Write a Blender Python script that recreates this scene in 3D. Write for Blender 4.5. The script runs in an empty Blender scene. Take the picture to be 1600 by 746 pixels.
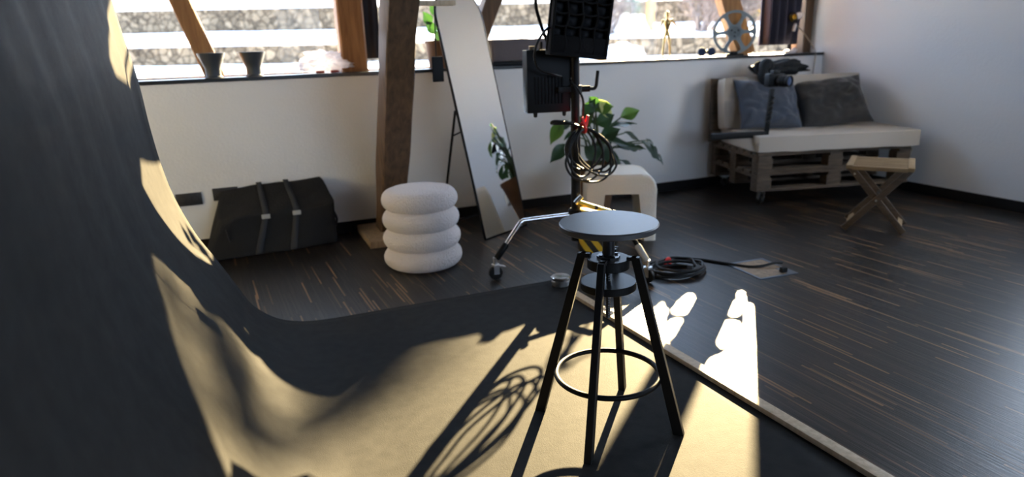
import bpy, bmesh, math, random
from mathutils import Vector, Matrix, noise, Quaternion
random.seed(7)
PI = math.pi
SC = bpy.context.scene
COL = SC.collection
V = Vector

# ------------------------------------------------------------------ materials
def mat(name, color, rough=0.5, metal=0.0, spec=0.5, bump=0.0, bscale=40.0, var=0.0, vscale=8.0, stretch=None, sheen=0.0, coat=0.0):
    m = bpy.data.materials.new(name); m.use_nodes = True
    nt = m.node_tree; b = nt.nodes['Principled BSDF']
    b.inputs['Base Color'].default_value = (*color, 1); b.inputs['Roughness'].default_value = rough
    b.inputs['Metallic'].default_value = metal; b.inputs['Specular IOR Level'].default_value = spec
    b.inputs['Sheen Weight'].default_value = sheen; b.inputs['Coat Weight'].default_value = coat
    if bump or var:
        tc = nt.nodes.new('ShaderNodeTexCoord'); mp = nt.nodes.new('ShaderNodeMapping')
        nt.links.new(tc.outputs['Object'], mp.inputs['Vector'])
        if stretch: mp.inputs['Scale'].default_value = stretch
    if bump:
        n = nt.nodes.new('ShaderNodeTexNoise'); n.inputs['Scale'].default_value = bscale; n.inputs['Detail'].default_value = 4
        nt.links.new(mp.outputs[0], n.inputs['Vector'])
        bp = nt.nodes.new('ShaderNodeBump'); bp.inputs['Strength'].default_value = bump; bp.inputs['Distance'].default_value = 0.02
        nt.links.new(n.outputs['Fac'], bp.inputs['Height']); nt.links.new(bp.outputs[0], b.inputs['Normal'])
    if var:
        n = nt.nodes.new('ShaderNodeTexNoise'); n.inputs['Scale'].default_value = vscale; n.inputs['Detail'].default_value = 5
        nt.links.new(mp.outputs[0], n.inputs['Vector'])
        r = nt.nodes.new('ShaderNodeValToRGB'); e = r.color_ramp.elements
        e[0].position = 0.3; e[1].position = 0.7
        e[0].color = (*[c*(1-var) for c in color], 1); e[1].color = (*[min(1, c*(1+var)) for c in color], 1)
        nt.links.new(n.outputs['Fac'], r.inputs[0]); nt.links.new(r.outputs[0], b.inputs['Base Color'])
    return m

def wood(name, c0, c1, rough=0.6, scale=3.0, stretch=(14, 14, 1.2), bump=0.15):
    m = bpy.data.materials.new(name); m.use_nodes = True
    nt = m.node_tree; b = nt.nodes['Principled BSDF']; b.inputs['Roughness'].default_value = rough
    tc = nt.nodes.new('ShaderNodeTexCoord'); mp = nt.nodes.new('ShaderNodeMapping'); mp.inputs['Scale'].default_value = stretch
    n = nt.nodes.new('ShaderNodeTexNoise'); n.inputs['Scale'].default_value = scale; n.inputs['Detail'].default_value = 6; n.inputs['Distortion'].default_value = 0.6
    r = nt.nodes.new('ShaderNodeValToRGB'); r.color_ramp.elements[0].position = 0.3; r.color_ramp.elements[1].position = 0.72
    r.color_ramp.elements[0].color = (*c0, 1); r.color_ramp.elements[1].color = (*c1, 1)
    bp = nt.nodes.new('ShaderNodeBump'); bp.inputs['Strength'].default_value = bump; bp.inputs['Distance'].default_value = 0.01
    L = nt.links.new
    L(tc.outputs['Object'], mp.inputs[0]); L(mp.outputs[0], n.inputs['Vector']); L(n.outputs['Fac'], r.inputs[0]); L(r.outputs[0], b.inputs['Base Color'])
    L(n.outputs['Fac'], bp.inputs['Height']); L(bp.outputs[0], b.inputs['Normal'])
    return m

def floor_mat():
    m = bpy.data.materials.new('industrial_parquet'); m.use_nodes = True
    nt = m.node_tree; b = nt.nodes['Principled BSDF']; L = nt.links.new; N = nt.nodes.new
    def math_(op, a, bb=None):
        n = N('ShaderNodeMath'); n.operation = op
        for i, v in enumerate((a, bb)):
            if v is None: continue
            if isinstance(v, (int, float)): n.inputs[i].default_value = v
            else: L(v, n.inputs[i])
        return n.outputs[0]
    tc = N('ShaderNodeTexCoord'); mp = N('ShaderNodeMapping'); mp.inputs['Rotation'].default_value = (0, 0, -0.05)
    L(tc.outputs['Object'], mp.inputs[0]); sp = N('ShaderNodeSeparateXYZ'); L(mp.outputs[0], sp.inputs[0])
    cx = math_('FLOOR', math_('DIVIDE', sp.outputs[0], 0.0085))
    w1 = N('ShaderNodeTexWhiteNoise'); w1.noise_dimensions = '1D'; L(cx, w1.inputs['W'])
    cy = math_('FLOOR', math_('ADD', math_('DIVIDE', sp.outputs[1], 0.34), math_('MULTIPLY', w1.outputs['Value'], 9.0)))
    cb = N('ShaderNodeCombineXYZ'); L(cx, cb.inputs[0]); L(cy, cb.inputs[1])
    w2 = N('ShaderNodeTexWhiteNoise'); w2.noise_dimensions = '2D'; L(cb.outputs[0], w2.inputs['Vector'])
    r = N('ShaderNodeValToRGB'); cr = r.color_ramp; cr.interpolation = 'CONSTANT'
    cr.elements[0].position = 0; cr.elements[0].color = (0.012, 0.011, 0.010, 1)
    cr.elements[1].position = 0.35; cr.elements[1].color = (0.019, 0.016, 0.014, 1)
    for p, c in ((0.60, (0.027, 0.022, 0.019)), (0.78, (0.045, 0.035, 0.027)), (0.92, (0.14, 0.082, 0.042)), (0.96, (0.33, 0.18, 0.08))):
        e = cr.elements.new(p); e.color = (*c, 1)
    L(w2.outputs['Value'], r.inputs[0])
    # fine fibre streaks
    mp2 = N('ShaderNodeMapping'); mp2.inputs['Scale'].default_value = (160, 5, 1); L(mp.outputs[0], mp2.inputs[0])
    n2 = N('ShaderNodeTexNoise'); n2.inputs['Scale'].default_value = 1.0; n2.inputs['Detail'].default_value = 4; L(mp2.outputs[0], n2.inputs['Vector'])
    mx = N('ShaderNodeMix'); mx.data_type = 'RGBA'; mx.blend_type = 'MULTIPLY'; mx.inputs['Factor'].default_value = 0.62
    gr = N('ShaderNodeValToRGB'); gr.color_ramp.elements[0].position = 0.3; gr.color_ramp.elements[1].position = 0.75
    L(n2.outputs['Fac'], gr.inputs[0]); L(r.outputs[0], mx.inputs['A']); L(gr.outputs[0], mx.inputs['B']); L(mx.outputs['Result'], b.inputs['Base Color'])
    rr = N('ShaderNodeMapRange'); rr.inputs['To Min'].default_value = 0.29; rr.inputs['To Max'].default_value = 0.46
    L(n2.outputs['Fac'], rr.inputs['Value']); L(rr.outputs[0], b.inputs['Roughness'])
    bp = N('ShaderNodeBump'); bp.inputs['Strength'].default_value = 0.25; bp.inputs['Distance'].default_value = 0.004
    L(math_('ADD', n2.outputs['Fac'], math_('MULTIPLY', w2.outputs['Value'], 0.5)), bp.inputs['Height']); L(bp.outputs[0], b.inputs['Normal'])
    b.inputs['Specular IOR Level'].default_value = 0.38
    return m

def stone_mat():
    m = bpy.data.materials.new('gabion_stone'); m.use_nodes = True
    nt = m.node_tree; b = nt.nodes['Principled BSDF']; L = nt.links.new; N = nt.nodes.new
    b.inputs['Roughness'].default_value = 0.9
    tc = N('ShaderNodeTexCoord')
    nz = N('ShaderNodeTexNoise'); nz.inputs['Scale'].default_value = 5; L(tc.outputs['Object'], nz.inputs['Vector'])
    mxv = N('ShaderNodeMix'); mxv.data_type = 'RGBA'; mxv.blend_type = 'ADD'; mxv.inputs['Factor'].default_value = 0.12
    L(tc.outputs['Object'], mxv.inputs['A']); L(nz.outputs['Color'], mxv.inputs['B'])
    v1 = N('ShaderNodeTexVoronoi'); v1.inputs['Scale'].default_value = 5.0; L(mxv.outputs['Result'], v1.inputs['Vector'])
    v2 = N('ShaderNodeTexVoronoi'); v2.feature = 'DISTANCE_TO_EDGE'; v2.inputs['Scale'].default_value = 5.0; L(mxv.outputs['Result'], v2.inputs['Vector'])
    r = N('ShaderNodeValToRGB'); e = r.color_ramp.elements
    e[0].color = (0.09, 0.062, 0.036, 1); e[1].color = (0.37, 0.27, 0.17, 1)
    L(v1.outputs['Color'], r.inputs[0])
    r2 = N('ShaderNodeValToRGB'); r2.color_ramp.elements[0].position = 0.0; r2.color_ramp.elements[1].position = 0.11
    r2.color_ramp.elements[0].color = (0.16, 0.13, 0.10, 1)
    L(v2.outputs['Distance'], r2.inputs[0])
    mx = N('ShaderNodeMix'); mx.data_type = 'RGBA'; mx.blend_type = 'MULTIPLY'; mx.inputs['Factor'].default_value = 1
    L(r.outputs[0], mx.inputs['A']); L(r2.outputs[0], mx.inputs['B']); L(mx.outputs['Result'], b.inputs['Base Color'])
    bp = N('ShaderNodeBump'); bp.inputs['Strength'].default_value = 0.8; bp.inputs['Distance'].default_value = 0.08
    L(v2.outputs['Distance'], bp.inputs['Height']); L(bp.outputs[0], b.inputs['Normal'])
    return m

def stripe_mat():
    m = bpy.data.materials.new('hazard_stripes'); m.use_nodes = True
    nt = m.node_tree; b = nt.nodes['Principled BSDF']; L = nt.links.new; N = nt.nodes.new
    b.inputs['Roughness'].default_value = 0.6
    tc = N('ShaderNodeTexCoord'); sp = N('ShaderNodeSeparateXYZ'); L(tc.outputs['Object'], sp.inputs[0])
    a = N('ShaderNodeMath'); a.operation = 'MULTIPLY_ADD'; L(sp.outputs[2], a.inputs[0]); a.inputs[1].default_value = 0.75; L(sp.outputs[0], a.inputs[2])
    d = N('ShaderNodeMath'); d.operation = 'DIVIDE'; L(a.outputs[0], d.inputs[0]); d.inputs[1].default_value = 0.072
    f = N('ShaderNodeMath'); f.operation = 'FRACT'; L(d.outputs[0], f.inputs[0])
    g = N('ShaderNodeMath'); g.operation = 'GREATER_THAN'; L(f.outputs[0], g.inputs[0]); g.inputs[1].default_value = 0.5
    mx = N('ShaderNodeMix'); mx.data_type = 'RGBA'; L(g.outputs[0], mx.inputs['Factor'])
    mx.inputs['A'].default_value = (0.02, 0.018, 0.016, 1); mx.inputs['B'].default_value = (0.75, 0.47, 0.03, 1)
    L(mx.outputs['Result'], b.inputs['Base Color'])
    return m

def glass_mat(name='window_glass'):
    m = bpy.data.materials.new(name); m.use_nodes = True
    nt = m.node_tree; nt.nodes.remove(nt.nodes['Principled BSDF']); L = nt.links.new
    t = nt.nodes.new('ShaderNodeBsdfTransparent'); t.inputs[0].default_value = (0.97, 0.98, 0.975, 1)
    g = nt.nodes.new('ShaderNodeBsdfGlossy'); g.inputs['Roughness'].default_value = 0.01
    lw = nt.nodes.new('ShaderNodeLayerWeight'); lw.inputs[0].default_value = 0.2
    pw = nt.nodes.new('ShaderNodeMath'); pw.operation = 'POWER'; L(lw.outputs['Facing'], pw.inputs[0]); pw.inputs[1].default_value = 3.0
    fr = nt.nodes.new('ShaderNodeMath'); fr.operation = 'MULTIPLY_ADD'; L(pw.outputs[0], fr.inputs[0]); fr.inputs[1].default_value = 0.3; fr.inputs[2].default_value = 0.008
    mx = nt.nodes.new('ShaderNodeMixShader'); L(fr.outputs[0], mx.inputs[0]); L(t.outputs[0], mx.inputs[1]); L(g.outputs[0], mx.inputs[2])
    L(mx.outputs[0], nt.nodes['Material Output'].inputs['Surface'])
    return m

def plastic_film_mat():
    m = bpy.data.materials.new('thin_plastic_film'); m.use_nodes = True
    nt = m.node_tree; b = nt.nodes['Principled BSDF']; L = nt.links.new
    b.inputs['Base Color'].default_value = (0.9, 0.9, 0.95, 1); b.inputs['Roughness'].default_value = 0.3
    tr = nt.nodes.new('ShaderNodeBsdfTranslucent'); tr.inputs[0].default_value = (0.8, 0.8, 0.86, 1)
    mx = nt.nodes.new('ShaderNodeMixShader'); mx.inputs[0].default_value = 0.5
    L(b.outputs[0], mx.inputs[1]); L(tr.outputs[0], mx.inputs[2]); L(mx.outputs[0], nt.nodes['Material Output'].inputs['Surface'])
    return m

def leaf_mat(name, col, trans):
    m = bpy.data.materials.new(name); m.use_nodes = True
    nt = m.node_tree; b = nt.nodes['Principled BSDF']; L = nt.links.new
    b.inputs['Base Color'].default_value = (*col, 1); b.inputs['Roughness'].default_value = 0.35
    tr = nt.nodes.new('ShaderNodeBsdfTranslucent'); tr.inputs[0].default_value = (*trans, 1)
    mx = nt.nodes.new('ShaderNodeMixShader'); mx.inputs[0].default_value = 0.35
    L(b.outputs[0], mx.inputs[1]); L(tr.outputs[0], mx.inputs[2]); L(mx.outputs[0], nt.nodes['Material Output'].inputs['Surface'])
    return m

M = dict(
    floor=floor_mat(), stone=stone_mat(), stripes=stripe_mat(), glass=glass_mat(), film=plastic_film_mat(),
    wall=mat('white_plaster', (0.82, 0.82, 0.82), 0.85, bump=0.12, bscale=60),
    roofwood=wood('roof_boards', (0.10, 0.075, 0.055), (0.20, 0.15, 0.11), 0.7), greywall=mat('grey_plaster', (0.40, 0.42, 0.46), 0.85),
    sill=mat('black_sill', (0.015, 0.016, 0.018), 0.35),
    base=mat('dark_baseboard', (0.010, 0.009, 0.009), 0.6, spec=0.2),
    paper=mat('charcoal_paper', (0.034, 0.0335, 0.033), 0.64, spec=0.032, bump=0.10, bscale=260, var=0.13, vscale=22),
    batten=wood('pale_pine', (0.50, 0.38, 0.24), (0.72, 0.58, 0.40), 0.55),
    post=wood('old_timber', (0.062, 0.036, 0.020), (0.150, 0.085, 0.042), 0.7, scale=2.5, bump=0.3),
    post2=wood('honey_timber', (0.24, 0.105, 0.035), (0.42, 0.21, 0.075), 0.65, scale=2.5, bump=0.25),
    plinth=wood('plinth_oak', (0.20, 0.14, 0.09), (0.36, 0.26, 0.17), 0.7),
    black=mat('black_lacquer', (0.005, 0.005, 0.0055), 0.5, spec=0.2),
    blackwood=mat('black_stained_wood', (0.008, 0.008, 0.008), 0.45, spec=0.28, bump=0.05, bscale=60, stretch=(1, 6, 6)),
    seat=mat('black_brown_veneer', (0.05, 0.047, 0.048), 0.42, spec=1.0, bump=0.05, bscale=30, stretch=(1.5, 14, 1)),
    metal_dark=mat('dark_steel', (0.06, 0.06, 0.062), 0.35, metal=0.9),
    steel=mat('brushed_steel', (0.62, 0.62, 0.63), 0.3, metal=1.0),
    chrome=mat('chrome', (0.8, 0.8, 0.82), 0.12, metal=1.0),
    rubber=mat('black_rubber', (0.007, 0.007, 0.007), 0.5, spec=0.3),
    nylon=mat('black_nylon', (0.013, 0.013, 0.014), 0.85, spec=0.15, bump=0.3, bscale=120),
    strap=mat('grey_webbing', (0.045, 0.047, 0.052), 0.8, spec=0.2),
    bag=mat('black_canvas', (0.022, 0.022, 0.023), 0.8, spec=0.15, bump=0.3, bscale=90),
    boucle=mat('white_boucle', (0.88, 0.81, 0.785), 0.95, bump=0.8, bscale=110, sheen=0.3),
    cream=mat('cream_felt', (0.76, 0.72, 0.64), 0.9, bump=0.25, bscale=120),
    linen=mat('beige_linen', (0.46, 0.42, 0.37), 0.9, bump=0.3, bscale=200),
    pal=wood('pallet_wood', (0.055, 0.04, 0.028), (0.14, 0.10, 0.068), 0.8, stretch=(2, 14, 14)),
    pillow_blue=mat('blue_grey_cotton', (0.045, 0.058, 0.085), 0.85, bump=0.2, bscale=90, sheen=0.2),
    pillow_grey=mat('slate_grey_cotton', (0.027, 0.027, 0.029), 0.85, bump=0.2, bscale=90, sheen=0.2),
    jacket=mat('dark_jacket_cloth', (0.012, 0.015, 0.018), 0.7, spec=0.25, bump=0.3, bscale=60),
    acacia=wood('acacia_slats', (0.20, 0.125, 0.055), (0.34, 0.225, 0.11), 0.55, stretch=(2, 14, 14)),
    acacia_dark=wood('acacia_legs', (0.06, 0.036, 0.018), (0.13, 0.08, 0.042), 0.55, stretch=(2, 14, 14)),
    mirror=mat('mirror_silver', (0.92, 0.94, 0.95), 0.01, metal=1.0),
    pot_dark=mat('slate_ceramic', (0.035, 0.045, 0.06), 0.5, var=0.2),
    terracotta=mat('brown_clay', (0.16, 0.085, 0.045), 0.8, var=0.2),
    soil=mat('soil', (0.03, 0.02, 0.014), 1.0, bump=0.8, bscale=60),
    leaf=leaf_mat('leaf_green', (0.022, 0.052, 0.026), (0.035, 0.10, 0.018)),
    leaf_lit=leaf_mat('leaf_yellow_green_lit', (0.07, 0.15, 0.03), (0.20, 0.36, 0.05)),  # yellow-green brightened in the colour itself for leaves the light falls on
    leaf_grey=leaf_mat('leaf_grey_green', (0.05, 0.08, 0.068), (0.05, 0.11, 0.05)),
    leaf_cream_lit=leaf_mat('leaf_cream_lit', (0.55, 0.58, 0.22), (0.75, 0.75, 0.25)),  # whitish yellow, with the sunlight on that leaf put into its colour
    stem=mat('plant_stem', (0.05, 0.08, 0.03), 0.6),
    red=mat('red_tie', (0.75, 0.03, 0.025), 0.5),
    cushion=mat('mauve_grey_velvet', (0.12, 0.105, 0.115), 0.85, bump=0.2, bscale=60, sheen=0.4),
    brass=mat('pale_brass', (0.62, 0.44, 0.18), 0.28, metal=0.9),
    reel=mat('grey_enamel', (0.16, 0.19, 0.20), 0.45, metal=0.3),
    curtain=mat('dark_plum_curtain', (0.05, 0.047, 0.075), 0.9, sheen=0.2),
    blind=mat('navy_cloth', (0.022, 0.026, 0.036), 0.9),
    whitepl=mat('white_plastic', (0.75, 0.75, 0.78), 0.35),
    cordc=mat('beige_cord', (0.30, 0.25, 0.20), 0.7),
    socket=mat('anthracite_plastic', (0.018, 0.018, 0.019), 0.5),
    diff=mat('grey_diffusion_cloth', (0.040, 0.040, 0.044), 0.9, spec=0.15),
    glassblue=mat('lens_glass', (0.04, 0.06, 0.12), 0.05, coat=1.0),
    snow=mat('snow', (0.86, 0.88, 0.91), 0.9, bump=0.3, bscale=2.0),
    bark=mat('grey_bark', (0.20, 0.165, 0.15), 0.9, var=0.3),
    drygrass=mat('dry_foliage', (0.42, 0.31, 0.10), 0.9, var=0.3),
    ever=mat('teal_evergreen', (0.10, 0.16, 0.145), 0.8, var=0.3),
    orange=wood('orange_larch', (0.55, 0.27, 0.08), (0.72, 0.40, 0.14), 0.7),
    hatch=mat('blued_steel_frame', (0.16, 0.19, 0.23), 0.4, metal=0.6),
    rubberyellow=mat('yellow_sleeve', (0.75, 0.55, 0.06), 0.5),
    mesh_grey=mat('grey_paint', (0.42, 0.42, 0.40), 0.45),
    label_red=mat('red_print', (0.35, 0.05, 0.03), 0.6),
)

# ------------------------------------------------------------------ mesh helpers
class MB:
    def __init__(s): s.bm = bmesh.new()
    def box(s, c, d, rot=None, bev=0.0, seg=2):
        r = bmesh.ops.create_cube(s.bm, size=1.0); vs = r['verts']
        for v in vs: v.co = V((v.co.x*d[0], v.co.y*d[1], v.co.z*d[2]))
        if bev:
            es = list({e for v in vs for e in v.link_edges})
            rr = bmesh.ops.bevel(s.bm, geom=es, offset=bev, segments=seg, affect='EDGES', profile=0.6)
            vs = list({v for f in rr['faces'] for v in f.verts} | {v for v in vs if v.is_valid})
        if rot is not None:
            mtx = rot if isinstance(rot, Matrix) else Matrix.Rotation(rot, 3, 'Z')
            for v in vs: v.co = mtx @ v.co
        for v in vs: v.co += V(c)
        return s
    def span(s, a, b, bev=0.0):
        a, b = V(a), V(b); return s.box((a+b)/2, [abs(x) for x in (b-a)], bev=bev)
    def bar(s, p, q, w, h, up=(0, 0, 1), bev=0.0):
        """rectangular bar from p to q; w across (perp. to up), h along up"""
        p, q = V(p), V(q); x = (q-p).normalized(); y = V(up).cross(x).normalized(); z = x.cross(y)
        return s.box((p+q)/2, ((q-p).length, w, h), Matrix((x, y, z)).transposed(), bev)
    def tube(s, pts, r, seg=10, closed=False, cap=True):
        pts = [V(p) for p in pts]; n = len(pts); rings = []
        rad = r if isinstance(r, (list, tuple)) else [r]*n
        t0 = (pts[1]-pts[0]).normalized()
        ref = V((0, 0, 1)) if abs(t0.z) < 0.9 else V((1, 0, 0))
        u = t0.cross(ref).normalized()
        for i in range(n):
            if closed: t = (pts[(i+1) % n]-pts[i-1]).normalized()
            else: t = (pts[min(i+1, n-1)]-pts[max(i-1, 0)]).normalized()
            u = (u - t*u.dot(t)).normalized(); w = t.cross(u)
            rings.append([s.bm.verts.new(pts[i]+(u*math.cos(2*PI*k/seg)+w*math.sin(2*PI*k/seg))*rad[i]) for k in range(seg)])
        for i in range(n if closed else n-1):
            a, b = rings[i], rings[(i+1) % n]
            off = 0
            if closed and i == n-1:
                off = min(range(seg), key=lambda o: sum((a[k].co-b[(k+o) % seg].co).length for k in range(seg)))
            for k in range(seg):
                s.bm.faces.new((a[k], a[(k+1) % seg], b[(k+1+off) % seg], b[(k+off) % seg]))
        if cap and not closed:
            s.bm.faces.new(rings[0][::-1]); s.bm.faces.new(rings[-1])
        return s
    def cyl(s, p, q, r, r2=None, seg=20):
        return s.tube([p, q], [r, r if r2 is None else r2], seg)
    def lathe(s, prof, seg=40, c=(0, 0, 0), axis=None):
        c = V(c); m = axis or Matrix.Identity(3); rings = []
        for r, z in prof:
            if r < 1e-5: rings.append([s.bm.verts.new(c+m@V((0, 0, z)))])
            else: rings.append([s.bm.verts.new(c+m@V((r*math.cos(2*PI*k/seg), r*math.sin(2*PI*k/seg), z))) for k in range(seg)])
        for a, b in zip(rings[:-1], rings[1:]):
            for k in range(seg):
                k2 = (k+1) % seg
                if len(a) == 1 and len(b) == 1: continue
                if len(a) == 1: s.bm.faces.new((a[0], b[k2], b[k]))
                elif len(b) == 1: s.bm.faces.new((a[k], a[k2], b[0]))
                else: s.bm.faces.new((a[k], a[k2], b[k2], b[k]))
        return s
    def prism(s, poly, h0, h1, m=None, c=(0, 0, 0)):
        m = m or Matrix.Identity(3); c = V(c)
        lo = [s.bm.verts.new(c+m@V((x, y, h0))) for x, y in poly]; hi = [s.bm.verts.new(c+m@V((x, y, h1))) for x, y in poly]
        s.bm.faces.new(lo[::-1]); s.bm.faces.new(hi)
        for i in range(len(poly)):
            j = (i+1) % len(poly); s.bm.faces.new((lo[i], lo[j], hi[j], hi[i]))
        return s
    def grid(s, fn, nu, nv):
        vs = [[s.bm.verts.new(V(fn(i/nu, j/nv))) for j in range(nv+1)] for i in range(nu+1)]
        for i in range(nu):
            for j in range(nv): s.bm.faces.new((vs[i][j], vs[i+1][j], vs[i+1][j+1], vs[i][j+1]))
        return s
    def sphere(s, c, r, sc=(1, 1, 1), u=20, v=12):
        rr = bmesh.ops.create_uvsphere(s.bm, u_segments=u, v_segments=v, radius=r)
        for w in rr['verts']: w.co = V((w.co.x*sc[0], w.co.y*sc[1], w.co.z*sc[2]))+V(c)
        return s
    def torus(s, c, R, r, m=None, seg=64, seg2=10):
        m = m or Matrix.Identity(3); c = V(c)
        return s.tube([c+m@V((R*math.cos(2*PI*k/seg), R*math.sin(2*PI*k/seg), 0)) for k in range(seg)], r, seg2, closed=True)

def build(name, mb, m, parent=None, smooth=35, mods=None):
    bm = mb.bm; bmesh.ops.recalc_face_normals(bm, faces=bm.faces)
    me = bpy.data.meshes.new(name); bm.to_mesh(me); bm.free()
    o = bpy.data.objects.new(name, me); COL.objects.link(o); me.materials.append(m)
    if smooth:
        me.shade_smooth() if hasattr(me, 'shade_smooth') else None
        me.set_sharp_from_angle(angle=math.radians(smooth))
    if parent: o.parent = parent
    for md in mods or ():
        x = o.modifiers.new(md[0].lower(), md[0])
        for k, v in md[1].items(): setattr(x, k, v)
    return o

def tag(o, label=None, cat=None, group=None, kind=None):
    if label: o['label'] = label
    if cat: o['category'] = cat
    if group: o['group'] = group
    if kind: o['kind'] = kind
    return o

def thing(name, label, cat, loc=(0, 0, 0), rz=0.0, group=None):
    o = bpy.data.objects.new(name, None); COL.objects.link(o); o.location = loc; o.rotation_euler = (0, 0, rz)
    o.empty_display_size = 0.1
    return tag(o, label, cat, group)

def struct(name, mb, m, smooth=0):
    return tag(build(name, mb, m, None, smooth), kind='structure')

def catmull(pts, n=8, closed=False):
    pts = [V(p) for p in pts]; out = []; N = len(pts)
    rng = range(N) if closed else range(N-1)
    for i in rng:
        g = (lambda k: pts[k % N]) if closed else (lambda k: pts[max(0, min(N-1, k))])
        p0, p1, p2, p3 = g(i-1), g(i), g(i+1), g(i+2)
        for k in range(n):
            t = k/n
            out.append(0.5*((2*p1)+(p2-p0)*t+(2*p0-5*p1+4*p2-p3)*t*t+(3*p1-p0-3*p2+p3)*t**3))
    if not closed: out.append(pts[-1])
    return out

def rotm(axis, deg): return Matrix.Rotation(math.radians(deg), 3, axis)

# ------------------------------------------------------------------ the room
YB, XR, XL, YF, ZC = 4.569, 4.894, -1.6, -3.2, 3.4
SILL = 1.085
WY = 4.80          # inner face of the window wall, behind the ledge
struct('floor', MB().span((XL, YF, -0.12), (XR, 4.9, 0)), M['floor'])
struct('ceiling', MB().span((XL, YF, ZC), (XR, 5.0, ZC+0.12)), M['roofwood'])
HEAD = 2.155
wb = MB()
wb.span((XL, YB, 0), (XR, 5.0, SILL-0.025))                       # knee wall under the ledge
wb.span((XL, WY, HEAD), (1.20, 5.0, ZC)).span((1.80, WY, HEAD), (XR, 5.0, ZC)).span((1.20, WY, 2.52), (1.80, 5.0, ZC))
wb.span((XL, WY, SILL-0.025), (-0.95, 5.0, HEAD)).span((4.935-0.02, WY, SILL-0.025), (XR, 5.0, HEAD))
struct('wall_back', wb, M['wall'])
struct('trim_1', MB().span((XL, YB-0.012, SILL-0.022), (XR, WY+0.06, SILL), 0.003), M['sill'])
# right wall with a window nearer than the frame
RW0, RW1, RZ0, RZ1 = 1.65, 2.62, 0.95, 2.3
wr = MB()
wr.span((XR, YF, 0), (XR+0.25, RW0, ZC)).span((XR, RW1, 0), (XR+0.25, 5.0, ZC)).span((XR, RW0, 0), (XR+0.25, RW1, RZ0)).span((XR, RW0, RZ1), (XR+0.25, RW1, ZC))
struct('wall_right', wr, M['wall'])
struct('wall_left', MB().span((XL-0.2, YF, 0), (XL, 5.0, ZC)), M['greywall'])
FW0, FW1, FZ0, FZ1 = 0.8, 4.6, 0.9, 2.35
wf = MB()
wf.span((XL, YF-0.25, 0), (FW0, YF, ZC)).span((FW1, YF-0.25, 0), (XR, YF, ZC)).span((FW0, YF-0.25, 0), (FW1, YF, FZ0)).span((FW0, YF-0.25, FZ1), (FW1, YF, ZC))
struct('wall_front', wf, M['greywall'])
struct('baseboard_back', MB().span((XL, YB-0.013, 0), (XR, YB, 0.078), 0.003), M['base'])
struct('baseboard_right', MB().span((XR-0.013, YF, 0), (XR, YB-0.014, 0.078), 0.003), M['base'])

def window(name, lo, hi, axis, fm):
    """frame and one pane in the opening lo..hi; axis = thin axis"""
    lo, hi = V(lo), V(hi); r = bpy.data.objects.new(name, None); COL.objects.link(r); tag(r, kind='structure')
    f = MB(); w = 0.05; a = 1-axis if axis < 2 else 0
    def piece(p, q): f.span(p, q)
    p, q = lo.copy(), hi.copy(); q.z = lo.z+0.035; piece(p, q)
    p, q = lo.copy(), hi.copy(); p.z = hi.z-w; piece(p, q)
    for e in (0, 1):
        p, q = lo.copy(), hi.copy()
        if e == 0: q[a] = lo[a]+w
        else: p[a] = hi[a]-w
        p.z += 0.035; q.z -= w; piece(p, q)
    build('window_frame', f, fm, r, 0)
    g = MB(); p, q = lo.copy(), hi.copy(); mid = (lo[axis]+hi[axis])/2
    p[axis], q[axis] = mid-0.003, mid+0.003
    p[a] += w; q[a] -= w; p.z += 0.035; q.z -= w; g.span(p, q)
    build('window_pane', g, M['glass'], r, 0)
    return r
window('window_1', (-0.95, 4.86, SILL-0.025), (4.915, 4.92, HEAD), 1, M['post2'])
window('window_4', (1.20, 4.88, HEAD), (1.80, 4.94, 2.52), 1, M['post2'])
window('window_2', (XR+0.08, RW0, RZ0), (XR+0.15, RW1, RZ1), 0, M['wall'])
window('added_window_3', (FW0, YF-0.16, FZ0), (FW1, YF-0.09, FZ1), 1, M['wall'])  # unseen window added behind the camera to let fill light in

# ------------------------------------------------------------------ timber posts
def timber(name, label, p, q, w, h, m, up=(0, 1, 0), seed=0, cat='post'):
    """hewn square timber as one root Empty at its foot with a body"""
    p, q = V(p), V(q); x = (q-p).normalized(); y = V(up).cross(x).normalized(); z = x.cross(y)
    L = (q-p).length; n = max(4, int(L/0.08)); mb = MB()
    prof = [(-1, -0.86), (-0.86, -1), (0.86, -1), (1, -0.86), (1, 0.86), (0.86, 1), (-0.86, 1), (-1, 0.86)]
    rings = []
    for i in range(n+1):
        c = p+x*(L*i/n); ring = []
        for k, (a, b) in enumerate(prof):
            d = noise.noise(V((i*0.35+seed*9, k*1.7, seed)))*0.012
            ring.append(mb.bm.verts.new((c+y*(a*w/2*(1+d*3))+z*(b*h/2*(1+d*3)))-p))
        rings.append(ring)
    for a, b in zip(rings[:-1], rings[1:]):
        for k in range(8): mb.bm.faces.new((a[k], a[(k+1) % 8], b[(k+1) % 8], b[k]))
    mb.bm.faces.new(rings[0][::-1]); mb.bm.faces.new(rings[-1])
    o = build(name, mb, m, None, 30); o.location = p
    return tag(o, label, cat)
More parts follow.
